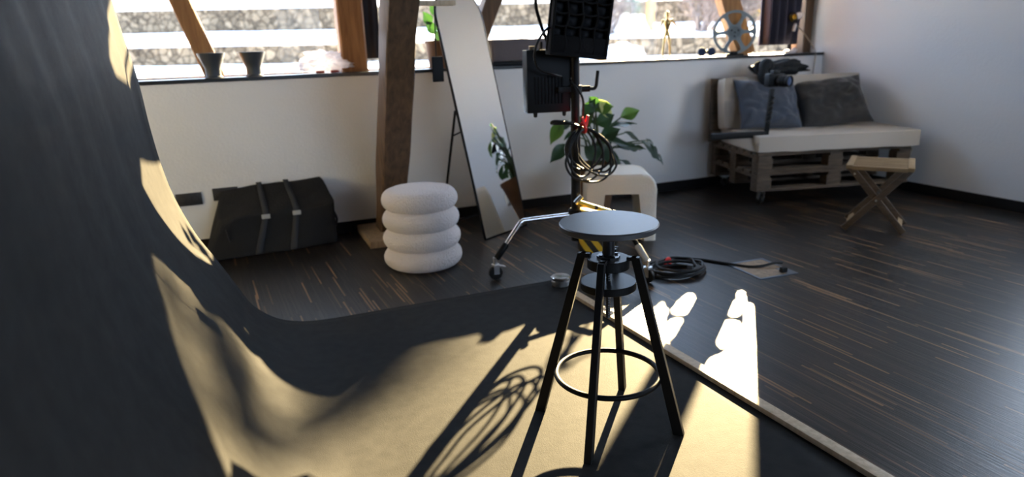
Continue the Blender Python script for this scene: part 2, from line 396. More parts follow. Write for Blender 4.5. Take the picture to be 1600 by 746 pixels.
# wall post B, leaning into the room
PB = thing('timber_post', 'large dark brown timber post leaning into the room beside the arched mirror', 'post', (0.86, 4.37, 0.05))
mb = MB(); p0, p1 = V((0, 0, 0)), V((0, -1.47, 2.68))
n = 40; rings = []
for i in range(n+1):
    c = p0.lerp(p1, i/n); ring = []
    for k, (a, b) in enumerate([(-1, -.9), (-.92, -1), (.92, -1), (1, -.9), (1, .9), (.92, 1), (-.92, 1), (-1, .9)]):
        d = noise.noise(V((i*0.22, k*1.9, 3.3)))*0.02
        ring.append(mb.bm.verts.new(c+V((a*(0.083+d*.4), b*(0.105+d*.4), 0))))
    rings.append(ring)
for a, b in zip(rings[:-1], rings[1:]):
    for k in range(8): mb.bm.faces.new((a[k], a[(k+1) % 8], b[(k+1) % 8], b[k]))
mb.bm.faces.new(rings[0][::-1]); mb.bm.faces.new(rings[-1])
build('post_body', mb, M['post'], PB, 30)
mb = MB().span((0.085, -0.80, 1.385), (0.30, -0.74, 1.41), 0.003); tag(build('bracket', mb, M['batten'], PB), 'pale wooden bracket')
tag(build('plinth', MB().span((0.665, 4.06, 0), (1.03, YB-0.014, 0.05), 0.008), M['plinth']), 'low oak plinth block under the foot of the leaning timber post', 'plinth')
timber('window_post', 'upright brown timber post standing on the black sill beside the crumpled plastic bag', (0.775, 4.72, SILL), (0.775, 4.715, 2.14), 0.175, 0.15, M['post2'], seed=1)
timber('timber_brace', 'slanting honey brown timber brace rising from behind the first dark flared pot', (-0.10, 4.73, SILL), (-0.41, 4.73, 2.14), 0.115, 0.12, M['post2'], seed=2, cat='brace')
timber('timber_brace', 'slanting brown timber brace behind the right edge of the arched mirror', (1.60, 4.73, SILL), (1.875, 4.73, 1.68), 0.12, 0.12, M['post'], seed=3, cat='brace')
timber('timber_brace', 'honey brown timber brace standing on the sill behind the film reel', (4.15, 4.735, SILL), (3.66, 4.735, 2.14), 0.18, 0.10, M['post2'], seed=4, cat='brace')
timber('timber_brace', 'diagonal knee brace high beside the upright window post', (.93, 4.735, 1.64), (1.90, 4.735, 2.42), .225, .10, M['post'], seed=6, cat='brace')
timber('jamb_post', 'dark brown timber jamb at the end of the window beside the plum curtain', (4.87, 4.76, SILL), (4.855, 4.755, 2.14), 0.125, 0.08, M['post'], seed=5, cat='jamb')

# ------------------------------------------------------------------ paper sweep
PROF = [(-0.46, 2.35), (-0.425, 1.75), (-0.39, 1.423), (-0.376, 1.297), (-0.355, 1.125), (-0.343, 0.944), (-0.323, 0.774), (-0.296, 0.646), (-0.239, 0.482),
        (-0.175, 0.358), (-0.11, 0.23), (-0.059, 0.136), (0.031, 0.057), (0.14, 0.018), (0.27, 0.006), (0.5, 0.005), (0.9, 0.005), (1.475, 0.005)]
pc = catmull([(x, 0, z) for x, z in PROF], 6)
mb = MB(); y0, y1 = 0.25, 2.99; NU, NV = len(pc)-1, 60
def paperf(u, v):
    i = u*NU; p = pc[int(round(i))]; y = y0+(y1-y0)*v
    k = min(1.0, max(0.0, p.z-0.03)/0.4)
    w = 0.012*k*noise.noise(V((y*2.4, p.z*0.7, 1.0)))+0.006*k*noise.noise(V((y*9.0+p.z*1.5, p.z*0.6, 5.0)))
    edge = max(0, (v-0.93)/0.07)
    return (p.x+w+0.010*edge*edge*k, y, max(p.z, 0.004))
mb.grid(paperf, NU, NV)
o = build('paper_backdrop', mb, M['paper'], None, 180, [('SOLIDIFY', dict(thickness=0.003, offset=0))])
tag(o, 'charcoal paper backdrop sweeping from the wall side down over the floor', 'backdrop')
# the roll it hangs from, above the frame
tag(build('backdrop_roll', MB().cyl((-0.50, 0.15, 2.36), (-0.50, 3.1, 2.36), 0.045), M['paper']), 'paper roll the charcoal backdrop hangs from', 'roll')

a, b = V((1.425, 2.74, 0)), V((1.528, 0.85, 0)); d = (b-a).normalized()
o = build('wooden_batten', MB().bar((0, 0, 0.0095), (0, -1.95, 0.0095), 0.043, 0.019, bev=0.0015), M['batten'])
o.location = (1.427, 2.74, 0.0075); o.rotation_euler = (0, 0, math.atan2(0.091, 1.661))
tag(o, 'pale wooden batten lying along the edge of the charcoal paper', 'batten')

# ------------------------------------------------------------------ bar stool
T = thing('bar_stool', 'black round-topped bar stool with four splayed legs and a foot ring on the charcoal paper', 'stool', (0.987, 1.665, 0.0065))
build('seat', MB().lathe([(0, 0.661), (0.146, 0.661), (0.150, 0.664), (0.150, 0.677), (0.147, 0.681), (0, 0.681)], 72), M['seat'], T)
mb = MB().cyl((0, 0, 0.575), (0, 0, 0.662), 0.0185).lathe([(0, .660), (.05, .660), (.05, .656), (.02, .652), (0, .652)], 24)
sc = build('screw_column', mb, M['metal_dark'], T)
build('threaded_rod', MB().tube([(0, 0, 0.372+0.004*i) for i in range(52)], [0.0065 if i % 2 else 0.0080 for i in range(52)], 12), M['metal_dark'], T)
pl = build('top_plate', MB().lathe([(0, .537), (.063, .537), (.065, .539), (.065, .567), (.063, .569), (0, .569)], 48), M['blackwood'], T)
mb = MB().prism([(0.036*math.cos(k*PI/4+.39), 0.036*math.sin(k*PI/4+.39)) for k in range(8)], 0.569, 0.575)
for k in range(4):
    a = k*PI/2+PI/4+PI/4; mb.cyl((0.027*math.cos(a), 0.027*math.sin(a), 0.575), (0.027*math.cos(a), 0.027*math.sin(a), 0.580), 0.006, seg=6)
build('mounting_plate', mb, M['metal_dark'], pl)
build('lower_disc', MB().lathe([(0, .470), (.084, .470), (.086, .472), (.086, .492), (.084, .494), (0, .494)], 56), M['blackwood'], T)
build('collar', MB().lathe([(0.018, .457), (.018, .470), (.0075, .470)], 24), M['metal_dark'], T)
for k in range(4):
    a = math.radians(-44+90*k); m = Matrix.Rotation(a, 3, 'Z')
    mb = MB()
    # slender tapered board from the top plate to the floor
    top, bot = V((0.083, 0, 0.577)), V((0.2315, 0, 0.0))
    vs = []
    for (c, hw, ht) in ((top, 0.0165, 0.0105), (bot, 0.0185, 0.0135)):
        for (sx, sy) in ((-1, -1), (1, -1), (1, 1), (-1, 1)):
            vs.append(mb.bm.verts.new(m@V((c.x+sx*ht*1.25, sy*hw*0.62, c.z))))
    for f in ((3, 2, 1, 0), (4, 5, 6, 7), (0, 1, 5, 4), (1, 2, 6, 5), (2, 3, 7, 6), (3, 0, 4, 7)): mb.bm.faces.new([vs[i] for i in f])
    mb.box(m@V((0.072, 0, 0.5715)), (0.03, 0.0205, 0.011), m)
    bmesh.ops.bevel(mb.bm, geom=list(mb.bm.edges), offset=0.0012, segments=1, affect='EDGES')
    build('leg', mb, M['blackwood'], T)
build('foot_ring', MB().torus((0, 0, 0.178), 0.164, 0.0085, seg=96, seg2=12), M['black'], T)

# ------------------------------------------------------------------ ottoman
T = thing('ring_ottoman', 'round white boucle ottoman made of four stacked cushion rings', 'ottoman', (0.895, 3.615, 0), 0)
z = 0.004; hs = 0.112
for k in range(4):
    R = 0.227-0.003*k; r = hs/2+0.006; mb = MB(); zc = z+hs/2
    prof = [(0.05, zc-r+0.004)]
    for i in range(15):
        a = -PI/2+PI*i/14; prof.append((R-0.062+0.062*math.cos(a), zc+r*math.sin(a)*0.98))
    prof += [(0.10, zc+r+0.006), (0, zc+r+0.009)] if k == 3 else [(0.05, zc+r-0.004)]
    mb.lathe(prof, 56); z += hs
    for v in mb.bm.verts: v.co += v.co.normalized()*0.003*noise.noise(v.co*14)
    build('cushion_ring', mb, M['boucle'], T, 180)

# ------------------------------------------------------------------ cube stool (arch shaped)
T = thing('arch_stool', 'rounded cream arch stool with a square opening standing before the potted plant', 'stool', (2.215, 3.62, 0), math.radians(-24))
w, h, dp, rad, ow, oh = 0.435, 0.43, 0.36, 0.095, 0.125, 0.325
outer = [(-w/2, 0)]
for cx, a0 in ((-w/2+rad, PI), (w/2-rad, PI/2)):
    for i in range(9):
        a = a0-PI/2*i/8; outer.append((cx+rad*math.cos(a), h-rad+rad*math.sin(a)))
outer += [(w/2, 0), (ow, 0)]
rr = 0.02
inner = []
for cx, a0 in ((ow-rr, 0), (-ow+rr, PI/2)):
    for i in range(5):
        a = a0+PI/2*i/4; inner.append((cx+rr*math.cos(a), oh-rr+rr*math.sin(a)))
poly = outer+inner+[(-ow, 0)]
mm = Matrix(((1, 0, 0), (0, 0, -1), (0, 1, 0)))
mb = MB().prism(poly, -dp/2, dp/2, mm)
es = [e for e in mb.bm.edges if abs((e.verts[0].co-e.verts[1].co).y) < 1e-6 and not (abs(e.verts[0].co.z) < 1e-6 and abs(e.verts[1].co.z) < 1e-6)]
bmesh.ops.bevel(mb.bm, geom=es, offset=0.042, segments=6, affect='EDGES', profile=0.5, clamp_overlap=True)
build('stool_body', mb, M['cream'], T, 60)

# ------------------------------------------------------------------ mirror
b0 = V((1.394, 3.897, 0)); mph = math.radians(28.7); bd = V((math.cos(mph), math.sin(mph), 0)); b1 = b0+bd*.437; bk = V((-bd.y, bd.x, 0))
th = 0.235; up = V((0, 0, 1))*math.cos(th)+bk*math.sin(th)
T = thing('arched_mirror', 'tall arched floor mirror in a thin black frame reflecting the plant', 'mirror', ((b0+b1)/2), math.atan2(bd.y, bd.x))
# local axes: x along the base, y backwards
mwd = (b1-b0).length; R = mwd/2; s0 = 1.43
uL = V((0, math.sin(th), math.cos(th))); nL = V((0, math.cos(th), -math.sin(th)))
arch = [(-R, 0.0)]+[(-R, s0*i/6) for i in range(1, 6)]+[(R*math.cos(PI-PI*i/28), s0+R*math.sin(PI-PI*i/28)) for i in range(29)]+[(R, s0*i/6) for i in range(5, 0, -1)]+[(R, 0.0)]
mp = Matrix((V((1, 0, 0)), uL, nL)).transposed()
build('mirror_glass', MB().prism([(x*0.985, y*0.992+0.008) for x, y in arch], 0.004, 0.010, mp), M['mirror'], T, 20)
mb = MB().prism(arch, 0.011, 0.022, mp); build('back_panel', mb, M['black'], T, 20)
mb = MB(); mb.tube([mp@V((x, y+0.006, 0.010)) for x, y in arch], 0.0085, 8, closed=True); build('frame', mb, M['black'], T)
mb = MB(); hp = [mp@V((sx*(R-.004), .86, 0.026)) for sx in (-1, 1)]
ft = [V((sx*(R-.004), 0.42, 0.008)) for sx in (-1, 1)]
for h_, f_ in zip(hp, ft): mb.tube([h_, f_], 0.0085, 8)
mb.tube([hp[0].lerp(ft[0], .2), mp@V((-R+.004, 0.72, 0.025))], 0.005, 8); mb.tube([hp[0].lerp(ft[0], .96), hp[1].lerp(ft[1], .96)], 0.006, 8)
build('rear_stand', mb, M['black'], T)

# ------------------------------------------------------------------ roller stand, lamp head, power box, coil, weight
PX, PY = 1.652, 3.14
T = thing('roller_stand', 'black wheeled light stand holding the grid lamp, behind the bar stool', 'stand', (PX, PY, 0))
build('pole', MB().cyl((0, 0, 0.16), (0, 0, 0.80), 0.0265, seg=24).cyl((0, 0, 0.79), (0, 0, 1.30), 0.023, seg=24), M['black'], T)
mb = MB().lathe([(0.0, .20), (.04, .20), (.043, .21), (.043, .235), (.034, .245), (.034, .30), (.043, .305), (.043, .335), (.03, .345), (0, .345)], 28)
build('leg_hub', mb, M['black'], T)
build('collar', MB().lathe([(0.0, .965), (.036, .965), (.036, 1.005), (0, 1.005)], 24).box((-0.06, 0, .985), (.09, .03, .03), bev=.004).cyl((0, 0, .985), (.075, -.02, .985), .016), M['black'], T)
mb = MB().tube(catmull([(.072, -.02, .985), (.098, -.026, .985), (.108, -.03, 1.0), (.112, -.03, 1.03), (.118, -.03, 1.075)], 5), [0.009]*20+[.0085], 10)
build('clamp_handle', mb, M['rubber'], T)
for k, (cx, cy, col) in enumerate(((1.171, 3.157, 'steel'), (1.86, 2.74, 'mesh'), (1.93, 3.62, 'mesh'))):
    d = V((cx-PX, cy-PY, 0)); L = d.length; d.normalize()
    hz = 0.31
    p = [V((0, 0, hz))+d*0.03, V((0, 0, hz))+d*(L*0.60), V((0, 0, hz-0.004))+d*(L*0.66), V((0, 0, hz-0.03))+d*(L*0.72), V((0, 0, 0.115))+d*(L*0.985)]
    lg = build('leg', MB().tube(catmull(p, 6), 0.0125, 12), M['chrome'] if k == 0 else M['black'], T)
    if k: tag(lg, 'black leg')
    e = V((0, 0, 0.115))+d*(L*0.985); t = (p[4]-p[3]).normalized()
    build('leg_sleeve', MB().tube([e-t*0.10, e-t*0.09, e-t*0.01, e], [.0135, .018, .018, .014], 12), M['black'] if k == 0 else M['mesh_grey'], lg)
    c = V((0, 0, 0))+d*L; side = V((-d.y, d.x, 0))
    fk = MB().cyl(c+V((0, 0, .085)), c+V((0, 0, .125)), .012).lathe([(0, .078), (.022, .078), (.022, .088), (0, .088)], 18, c)
    for sg in (-1, 1): fk.bar(c+side*(.022*sg)+V((0, 0, .085)), c+side*(.022*sg)-d*0.0+V((0, 0, .036)), .03, .004, up=side)
    fk.bar(c+V((0, 0, .083)), c-d*0.055+side*.0+V((0, 0, .068)), .03, .004)
    cs = build('caster_fork', fk, M['steel'], lg)
    ax = Matrix((d, V((0, 0, 1)), side)).transposed()
    build('caster_wheel', MB().lathe([(0, -.014), (.012, -.014), (.014, -.012), (.028, -.012), (.037, -.009), (.038, 0), (.037, .009), (.028, .012), (.014, .012), (.012, .014), (0, .014)], 32, c+V((0, 0, .0385)), ax), M['rubber'], lg)

# lamp head
T = thing('studio_lamp', 'black studio lamp with a padded grid front on top of the wheeled stand', 'lamp', (1.635, 3.10, 1.145))
HR = Matrix.Rotation(math.radians(-14), 3, 'Z')@Matrix.Rotation(math.radians(7), 3, 'Y')
def hl(mb):
    for v in mb.bm.verts: v.co = HR@v.co+V((-0.035, -0.06, 0))
    return mb
W_, H_ = 0.292, 0.56
hb = MB().box((0, .065, H_/2+.01), (W_-.05, .07, H_-.06), bev=.01).box((0, .105, .22), (.12, .04, .2), bev=.008)
build('housing', hl(hb), M['black'], T)
mb = MB()
for sx in (-1, 1): mb.box((sx*(W_/2-.006), -.01, H_/2+.012), (.014, .115, H_-.01), bev=.006)
for zz in (.012, H_+.012): mb.box((0, -.01, zz), (W_, .115, .018), bev=.006)
for sx in (-1, 1): mb.box((sx*(W_/2-.004), .01, H_/2+.012), (.022, .03, H_-.03), bev=.006)
build('fabric_skirt', hl(mb), M['nylon'], T)
build('diffuser', hl(MB().box((0, .012, H_/2+.012), (W_-.03, .006, H_-.03))), M['diff'], T)
build('fabric_apron', hl(MB().box((0, -.035, .052), (W_-.02, .05, .10), bev=.012)), M['nylon'], T)
mb = MB(); ncol, nrow = 4, 8; Z0 = .085
for i in range(1, ncol):
    x = -W_/2+W_*i/ncol
    mb.grid(lambda u, v, x=x: (x+0.006*math.sin(v*PI*nrow)*(1-u*0.3), -.062+.07*u, .02+(H_-.02)*v), 3, 64)
for j in range(1, nrow):
    zz = Z0+(H_-Z0)*j/nrow
    mb.grid(lambda u, v, zz=zz: (-W_/2+.008+(W_-.016)*v, -.062+.07*u, zz-0.008*abs(math.sin(v*PI*ncol))+.004), 3, 48)
build('fabric_grid', hl(mb), M['nylon'], T, 180, [('SOLIDIFY', dict(thickness=0.009, offset=0))])
# cloth pockets bulge a little between the grid bars
mb = MB()
for i in range(ncol):
    for j in range(nrow):
        cx = -W_/2+W_*(i+.5)/ncol; cz = Z0+(H_-Z0)*(j+.5)/nrow
        mb.grid(lambda u, v, cx=cx, cz=cz: (cx+(u-.5)*(W_/ncol-.012), .006-.035*math.sin(u*PI)*math.sin(v*PI)-.004, cz+(v-.5)*((H_-Z0)/nrow-.010)), 6, 6)
build('diffuser_pockets', hl(mb), M['diff'], T, 180)
build('yoke', MB().box((.017, .045, .03), (.05, .05, .06), bev=.006).tube(catmull([(-.19, .01, .33), (-.19, .06, .25), (-.1, .075, .05), (.017, .045, .02), (.13, .075, .03), (.155, .05, .2), (.155, 0, .30)], 6), .009, 8), M['black'], T)

# power box
T = thing('power_box', 'black lamp power supply box clamped on the stand below the grid lamp', 'power supply', (1.53, 3.22, 0.865), math.radians(-10))
build('case', MB().box((-.005, 0, .165), (.235, .10, .32), bev=.006), M['black'], T)
mb = MB()
for k in range(9): mb.box((-.08+.018*k, -.052, .12), (.008, .006, .14))
build('vent_grille', mb, M['nylon'], T)
mb = MB().box((.135, .0, .19), (.035, .06, .24), bev=.004).box((.128, -.01, .24), (.03, .05, .03), bev=.004)
build('mounting_bracket', mb, M['metal_dark'], T)
mb = MB()
for zz in (.055, .075): mb.cyl((.12, -.045, zz), (.165, -.055, zz+.006), .004)
build('connector_pin', mb, M['steel'], T)
build('clamp_knob', MB().lathe([(0, 0), (.02, 0), (.022, .01), (.02, .035), (0, .037)], 16, (.135, -.03, .23)).cyl((.135, -.03, .26), (.15, -.03, .29), .006), M['rubber'], T)
for x in (-.07, .09): build('foot', MB().cyl((x, 0, .006), (x, 0, -.006), .012).sphere((x, 0, -.012), .011), M['rubber'], T)
build('strap', MB().box((-.03, .02, .345), (.012, .05, .04), bev=.003), M['strap'], T)
build('latch', MB().box((-.08, .0, .335), (.03, .03, .02), bev=.003), M['cordc'], T)

# cable from lamp head to box and to coil
pts = [(1.50, 3.08, 1.285), (1.455, 3.05, 1.29), (1.405, 3.05, 1.235), (1.39, 3.07, 1.165), (1.425, 3.10, 1.10), (1.50, 3.09, 1.07), (1.56, 3.12, 1.055)]
o = build('lamp_cable', MB().tube(catmull(pts, 8), .0065, 8), M['rubber']); tag(o, 'thin black cable looping from the grid lamp to the power box', 'cable')
pts = [(1.60, 3.09, 1.045), (1.585, 3.06, 1.03), (1.62, 3.04, .985), (1.655, 3.06, .93), (1.665, 3.08, .86), (1.66, 3.085, .81)]
o = build('power_cable', MB().tube(catmull(pts, 8), .006, 8), M['rubber']); tag(o, 'black power cable running down the pole into the hanging coil', 'cable')

# hanging coil
T = thing('cable_coil', 'black cable coil with a red tie hanging on the light stand', 'cable', (PX, PY-0.06, 0.80))
mb = MB(); rnd = random.Random(3); pts = []
loops = [(.125, .015, .02), (.105, .0, .10), (.15, .045, .0), (.10, .07, -.06), (.135, .01, .05), (.115, .03, -.10), (.14, .075, .10)]
for li, (rx, ox, tw) in enumerate(loops):
    hz = .112+.034*((li*7) % 5)/4
    for k in range(14):
        a = PI/2+2*PI*k/14
        x = ox*(1-math.sin(a))*.8+rx*math.cos(a)*(0.75+.25*(1-math.sin(a))*.5)+(.01*rnd.uniform(-1, 1) if 2 < k < 12 else 0)
        zz = -.012-hz+hz*math.sin(a)
        y = -.01*li*.6+tw*.35*math.cos(a)-.012
        pts.append((x, y, zz))
build('coiled_cable', MB().tube(catmull(pts, 5), .0062, 8), M['rubber'], T)
mb = MB(); pts = [(.0, -.03, -.01), (-.08, -.03, .02), (-.155, -.02, .035), (-.17, .0, .025), (-.12, .02, .018), (-.03, .01, .018)]
build('cable_end', MB().tube(catmull(pts, 6), .008, 8), M['rubber'], T)
mb = MB().torus((.0, -.028, -.008), .022, .010, rotm('Y', 80), 20, 8).box((.012, -.045, .03), (.016, .010, .055), rotm('Y', 12), .003).box((-.008, -.045, .025), (.016, .010, .05), rotm('Y', -18), .003)
build('cable_tie', mb, M['red'], T)

# striped counterweight bag
T = thing('sandbag', 'yellow and black striped weight bag hung on the light stand behind the stool', 'sandbag', (1.735, 3.06, 0.085), math.radians(-22))
mb = MB().box((0, 0, .14), (.19, .11, .27), bev=.035, seg=3)
for v in mb.bm.verts:
    k = max(0, (v.co.z-.05)/.23)
    v.co.x += .05*k*(v.co.x+.095)/.19*1.6
    if v.co.z > .2: v.co.z -= .085*(v.co.x+.095)/.27
    v.co.y *= 1+.5*(1-abs(v.co.z-.1)/.16)
build('bag_body', mb, M['stripes'], T, 60)
e0, e1 = V((-.10, -.005, .305)), V((.175, -.005, .215))
hd = build('carry_edge', MB().tube([e0, e0.lerp(e1, .3)-V((0, 0, .004)), e0.lerp(e1, .7)-V((0, 0, .004)), e1], .0125, 10), M['rubberyellow'], T)
for t_ in (.36, .68):
    c_ = e0.lerp(e1, t_)-V((0, 0, .004)); dx = (e1-e0).normalized()*.009
    build('black_tape', MB().tube([c_-dx, c_+dx], .0135, 10), M['rubber'], hd)
build('metal_clip', MB().cyl(e0+V((-.015, 0, -.006)), e0+V((.02, 0, .03)), .014), M['chrome'], T)
build('metal_clip', MB().sphere(e1+V((.012, 0, -.004)), .014), M['chrome'], T)

# ------------------------------------------------------------------ floor cable, box, weight
T = thing('floor_cable', 'black cable coiled on the floor with a red tie and running to the floor box', 'cable', (2.09, 2.80, 0.0))
pts = []; rnd = random.Random(5)
for li in range(5):
    rx, ry = .125+.02*((li*3) % 4)/3, .10+.018*((li*5) % 3)/2; ox, oy = -.02+.02*((li*2) % 3), .01*((li) % 3)
    for k in range(14):
        a = 2*PI*k/14+.4; pts.append((ox+rx*math.cos(a), oy+ry*math.sin(a), .008+.008*li+.003*rnd.random()))
tail = [(.10, .155, .02), (.17, .16, .010), (.25, .09, .008), (.33, -.04, .008), (.39, -.12, .008), (.45, -.155, .014), (.52, -.16, .02), (.575, -.165, .016)]
build('coiled_cable', MB().tube(catmull(pts+tail, 5), .0075, 8), M['rubber'], T)
build('cable_end', MB().tube(catmull([(-.15, -.02, .02), (-.18, .05, .01), (-.16, .13, .008), (-.08, .17, .008), (.02, .14, .03)], 6), .0075, 8), M['rubber'], T)
build('cable_tie', MB().torus((.02, .115, .022), .022, .009, rotm('X', 90)@rotm('Y', 20), 20, 8), M['red'], T)
T = thing('floor_box', 'square floor socket hatch with a blue-grey metal frame in the dark parquet', 'floor box', (2.525, 2.64, 0), math.radians(-3))
mb = MB(); fw = .017; hx, hy = .115, .135
for sx in (-1, 1): mb.span((sx*hx-fw/2, -hy-fw/2, 0), (sx*hx+fw/2, hy+fw/2, .004))
for sy in (-1, 1): mb.span((-hx, sy*hy-fw/2, 0), (hx, sy*hy+fw/2, .004))
mb.span((hx-.05, -hy, 0), (hx, -hy+.10, .0042))
build('frame', mb, M['hatch'], T)
build('lid', MB().span((-hx+.008, -hy+.008, 0), (hx-.008, hy-.008, .003)), M['plinth'], T)
build('cable_plug', MB().box((.06, -.10, .018), (.035, .025, .028), bev=.004), M['rubber'], T)
T = thing('metal_puck', 'small shiny steel puck weighing down the corner of the charcoal paper', 'weight', (1.437, 2.905, 0.007))
build('puck_body', MB().lathe([(0, 0), (.046, 0), (.048, .002), (.048, .026), (.044, .030), (.044, .034)], 40), M['steel'], T)
build('puck_lid', MB().lathe([(0.044, .030), (.050, .032), (.050, .044), (.046, .048), (0, .049)], 40), M['chrome'], T)

# ------------------------------------------------------------------ duffel bag and sockets
T = thing('duffel_bag', 'long black canvas duffel bag with grey straps slumped against the white wall', 'bag', (0.09, 4.41, 0), math.radians(0))
cs = {(-1, -1, 0): (-.41, -.16, .004), (1, -1, 0): (.41, -.10, .004), (1, 1, 0): (.41, .12, .004), (-1, 1, 0): (-.40, .12, .004),
      (-1, -1, 1): (-.29, -.13, .255), (1, -1, 1): (.42, -.12, .275), (1, 1, 1): (.37, .125, .425), (-1, 1, 1): (-.27, .125, .395)}
def duf(a, b, c):
    r = V((0, 0, 0))
    for (sx, sy, sz), p in cs.items():
        r += V(p)*((1+sx*a)/2*(1+sy*b)/2*(c if sz else 1-c))
    return r
def cube_shell(fn, nx, ny, nz):
    mb = MB(); vd = {}
    def gv(i, j, k):
        key = (i, j, k)
        if key not in vd: vd[key] = mb.bm.verts.new(fn(2*i/nx-1, 2*j/ny-1, k/nz))
        return vd[key]
    for i in range(nx):
        for j in range(ny):
            for k in (0, nz): mb.bm.faces.new((gv(i, j, k), gv(i+1, j, k), gv(i+1, j+1, k), gv(i, j+1, k)))
    for i in range(nx):
        for k in range(nz):
            for j in (0, ny): mb.bm.faces.new((gv(i, j, k), gv(i+1, j, k), gv(i+1, j, k+1), gv(i, j, k+1)))
    for j in range(ny):
        for k in range(nz):
            for i in (0, nx): mb.bm.faces.new((gv(i, j, k), gv(i, j+1, k), gv(i, j+1, k+1), gv(i, j, k+1)))
    return mb
def sq(v, p=0.10):   # pull corners in a little
    return math.copysign(1-(1-abs(v))**1.0, v)
def dufn(a, b, c):
    k = 1-0.05*max(0, abs(a)**6)*abs(b)**6
    p = duf(a*k, b*k, c)
    p.z -= .035*math.exp(-((a+1.0)/.28)**2)*c*(.3+.7*(b < 0))
    nn = noise.noise(V((a*2.2, b*1.5, c*2.2+3)))*.02
    p += V((0, -nn if b < 0 else 0, nn*c))
    p.z = max(p.z, .003); p.y = min(p.y, .13)
    return p
build('bag_body', cube_shell(dufn, 40, 12, 14), M['bag'], T, 180, [('SUBSURF', dict(levels=1, render_levels=1))])
for a in (-.22, .30):
    def ribbon(u, v, a=a):
        s_ = u*2.1
        if s_ < 1: p = dufn(a+.05*(v-.5)*2, -1, s_*.96+.02); p.y -= .006
        else: p = dufn(a-.02*(s_-1)+.05*(v-.5)*2, -1+2*(s_-1)/1.1, 1); p.z += .006
        return p
    st = build('strap', MB().grid(ribbon, 30, 2), M['strap'], T, 180, [('SOLIDIFY', dict(thickness=.003, offset=0))])
    p = dufn(a, -1, .97); build('buckle', MB().box(p+V((0, -.012, -.01)), (.05, .008, .028), bev=.003), M['mesh_grey'], st)
p = dufn(-.86, -1, .8); build('zip_pull', MB().bar(p+V((0, -.008, 0)), p+V((.012, -.008, -.08)), .01, .004), M['strap'], T)
build('side_handle', MB().tube(catmull([dufn(1, -.3, .30)+V((.004, 0, 0)), dufn(1, -.2, .45)+V((.02, 0, 0)), dufn(1, -.1, .62)+V((.004, 0, 0))], 6), .008, 8), M['strap'], T)
for (x, zc, lab) in ((-.360, .347, 'black wall socket plate nearest the paper backdrop'), (-.143, .360, 'black wall socket plate half hidden behind the duffel bag')):
    T = thing('wall_socket', lab, 'socket', (x, YB-.001, zc), 0, 'wall sockets behind the duffel bag')
    build('cover_plate', MB().box((0, -.004, 0), (.152, .009, .08), bev=.002), M['socket'], T)
    for s_ in (-1, 1):
        o = build('outlet', MB().lathe([(.022, -.0), (.0205, -.0), (.019, .006), (0, .006)], 24, (s_*.036, -.0086, 0), rotm('X', -90)), M['black'], T)

# ------------------------------------------------------------------ sill objects
def flared_pot(x, lab):
    T = thing('flared_pot', lab, 'pot', (x, 4.645, SILL), 0, 'dark pots on the sill')
    build('pot_bowl', MB().lathe([(0, .003), (.046, 0), (.047, .03), (.046, .052), (.058, .085), (.072, .12), (.083, .150), (.079, .151), (.067, .12), (.05, .08), (0, .075)], 40), M['pot_dark'], T)
    build('pot_foot', MB().lathe([(.044, 0), (.053, 0), (.053, .008), (.049, .012), (.044, .012)], 36), M['pot_dark'], T)
    return T
flared_pot(-.108, 'dark slate flared pot on the sill nearest the paper backdrop, overlapping the slanting brace')
flared_pot(.131, 'dark slate flared pot standing free on the sill, second from the paper backdrop')
# crumpled bag
T = thing('plastic_bag', 'crumpled white translucent plastic bag on the sill against the timber post', 'bag', (.575, 4.66, SILL))
mb = MB(); bmesh.ops.create_icosphere(mb.bm, subdivisions=5, radius=1)
for v in mb.bm.verts:
    d = v.co.normalized(); r = .92+.45*noise.noise(d*1.8+V((2, 0, 0)))+.55*(abs(noise.noise(d*3.6+V((7, 1, 0))))-.15)+.25*abs(noise.noise(d*8))
    v.co = V((d.x*.140*r, d.y*.065*r, max(-.06, d.z*.075*r)+.064))
    if d.x < -.5: v.co.z += .02*(-d.x-.5)
build('film', mb, M['film'], T, 25)
for x_ in (-.04, .055): build('red_packet', MB().box((x_, -.068, .010), (.055, .02, .016), bev=.004), M['label_red'], T)
tag(build('roller_blind', MB().grid(lambda u, v: (.855+.135*u, 4.80+.006*math.sin(u*PI*5), 1.168+.98*v), 30, 4), M['blind'], None, 180, [('SOLIDIFY', dict(thickness=.004, offset=0))]), 'narrow dark navy cloth blind hanging beside the upright window post', 'blind')
# long cushion
T = thing('bolster_cushion', 'long mauve-grey cushion lying on the sill behind the grid lamp', 'cushion', (2.02, 4.67, SILL))
mb = cube_shell(lambda a, b, c: V((a*.27, b*.085, .03+.155*c)), 30, 8, 8)
for v in mb.bm.verts:
    a = v.co.x/.27; v.co.z += .006*noise.noise(v.co*12); v.co.y *= 1-.12*abs(a)**4
build('cushion_body', mb, M['cushion'], T, 180, [('SUBSURF', dict(levels=1, render_levels=1))])
build('cushion_base', MB().span((-.275, -.09, 0), (.275, .09, .03), .006), M['black'], T)

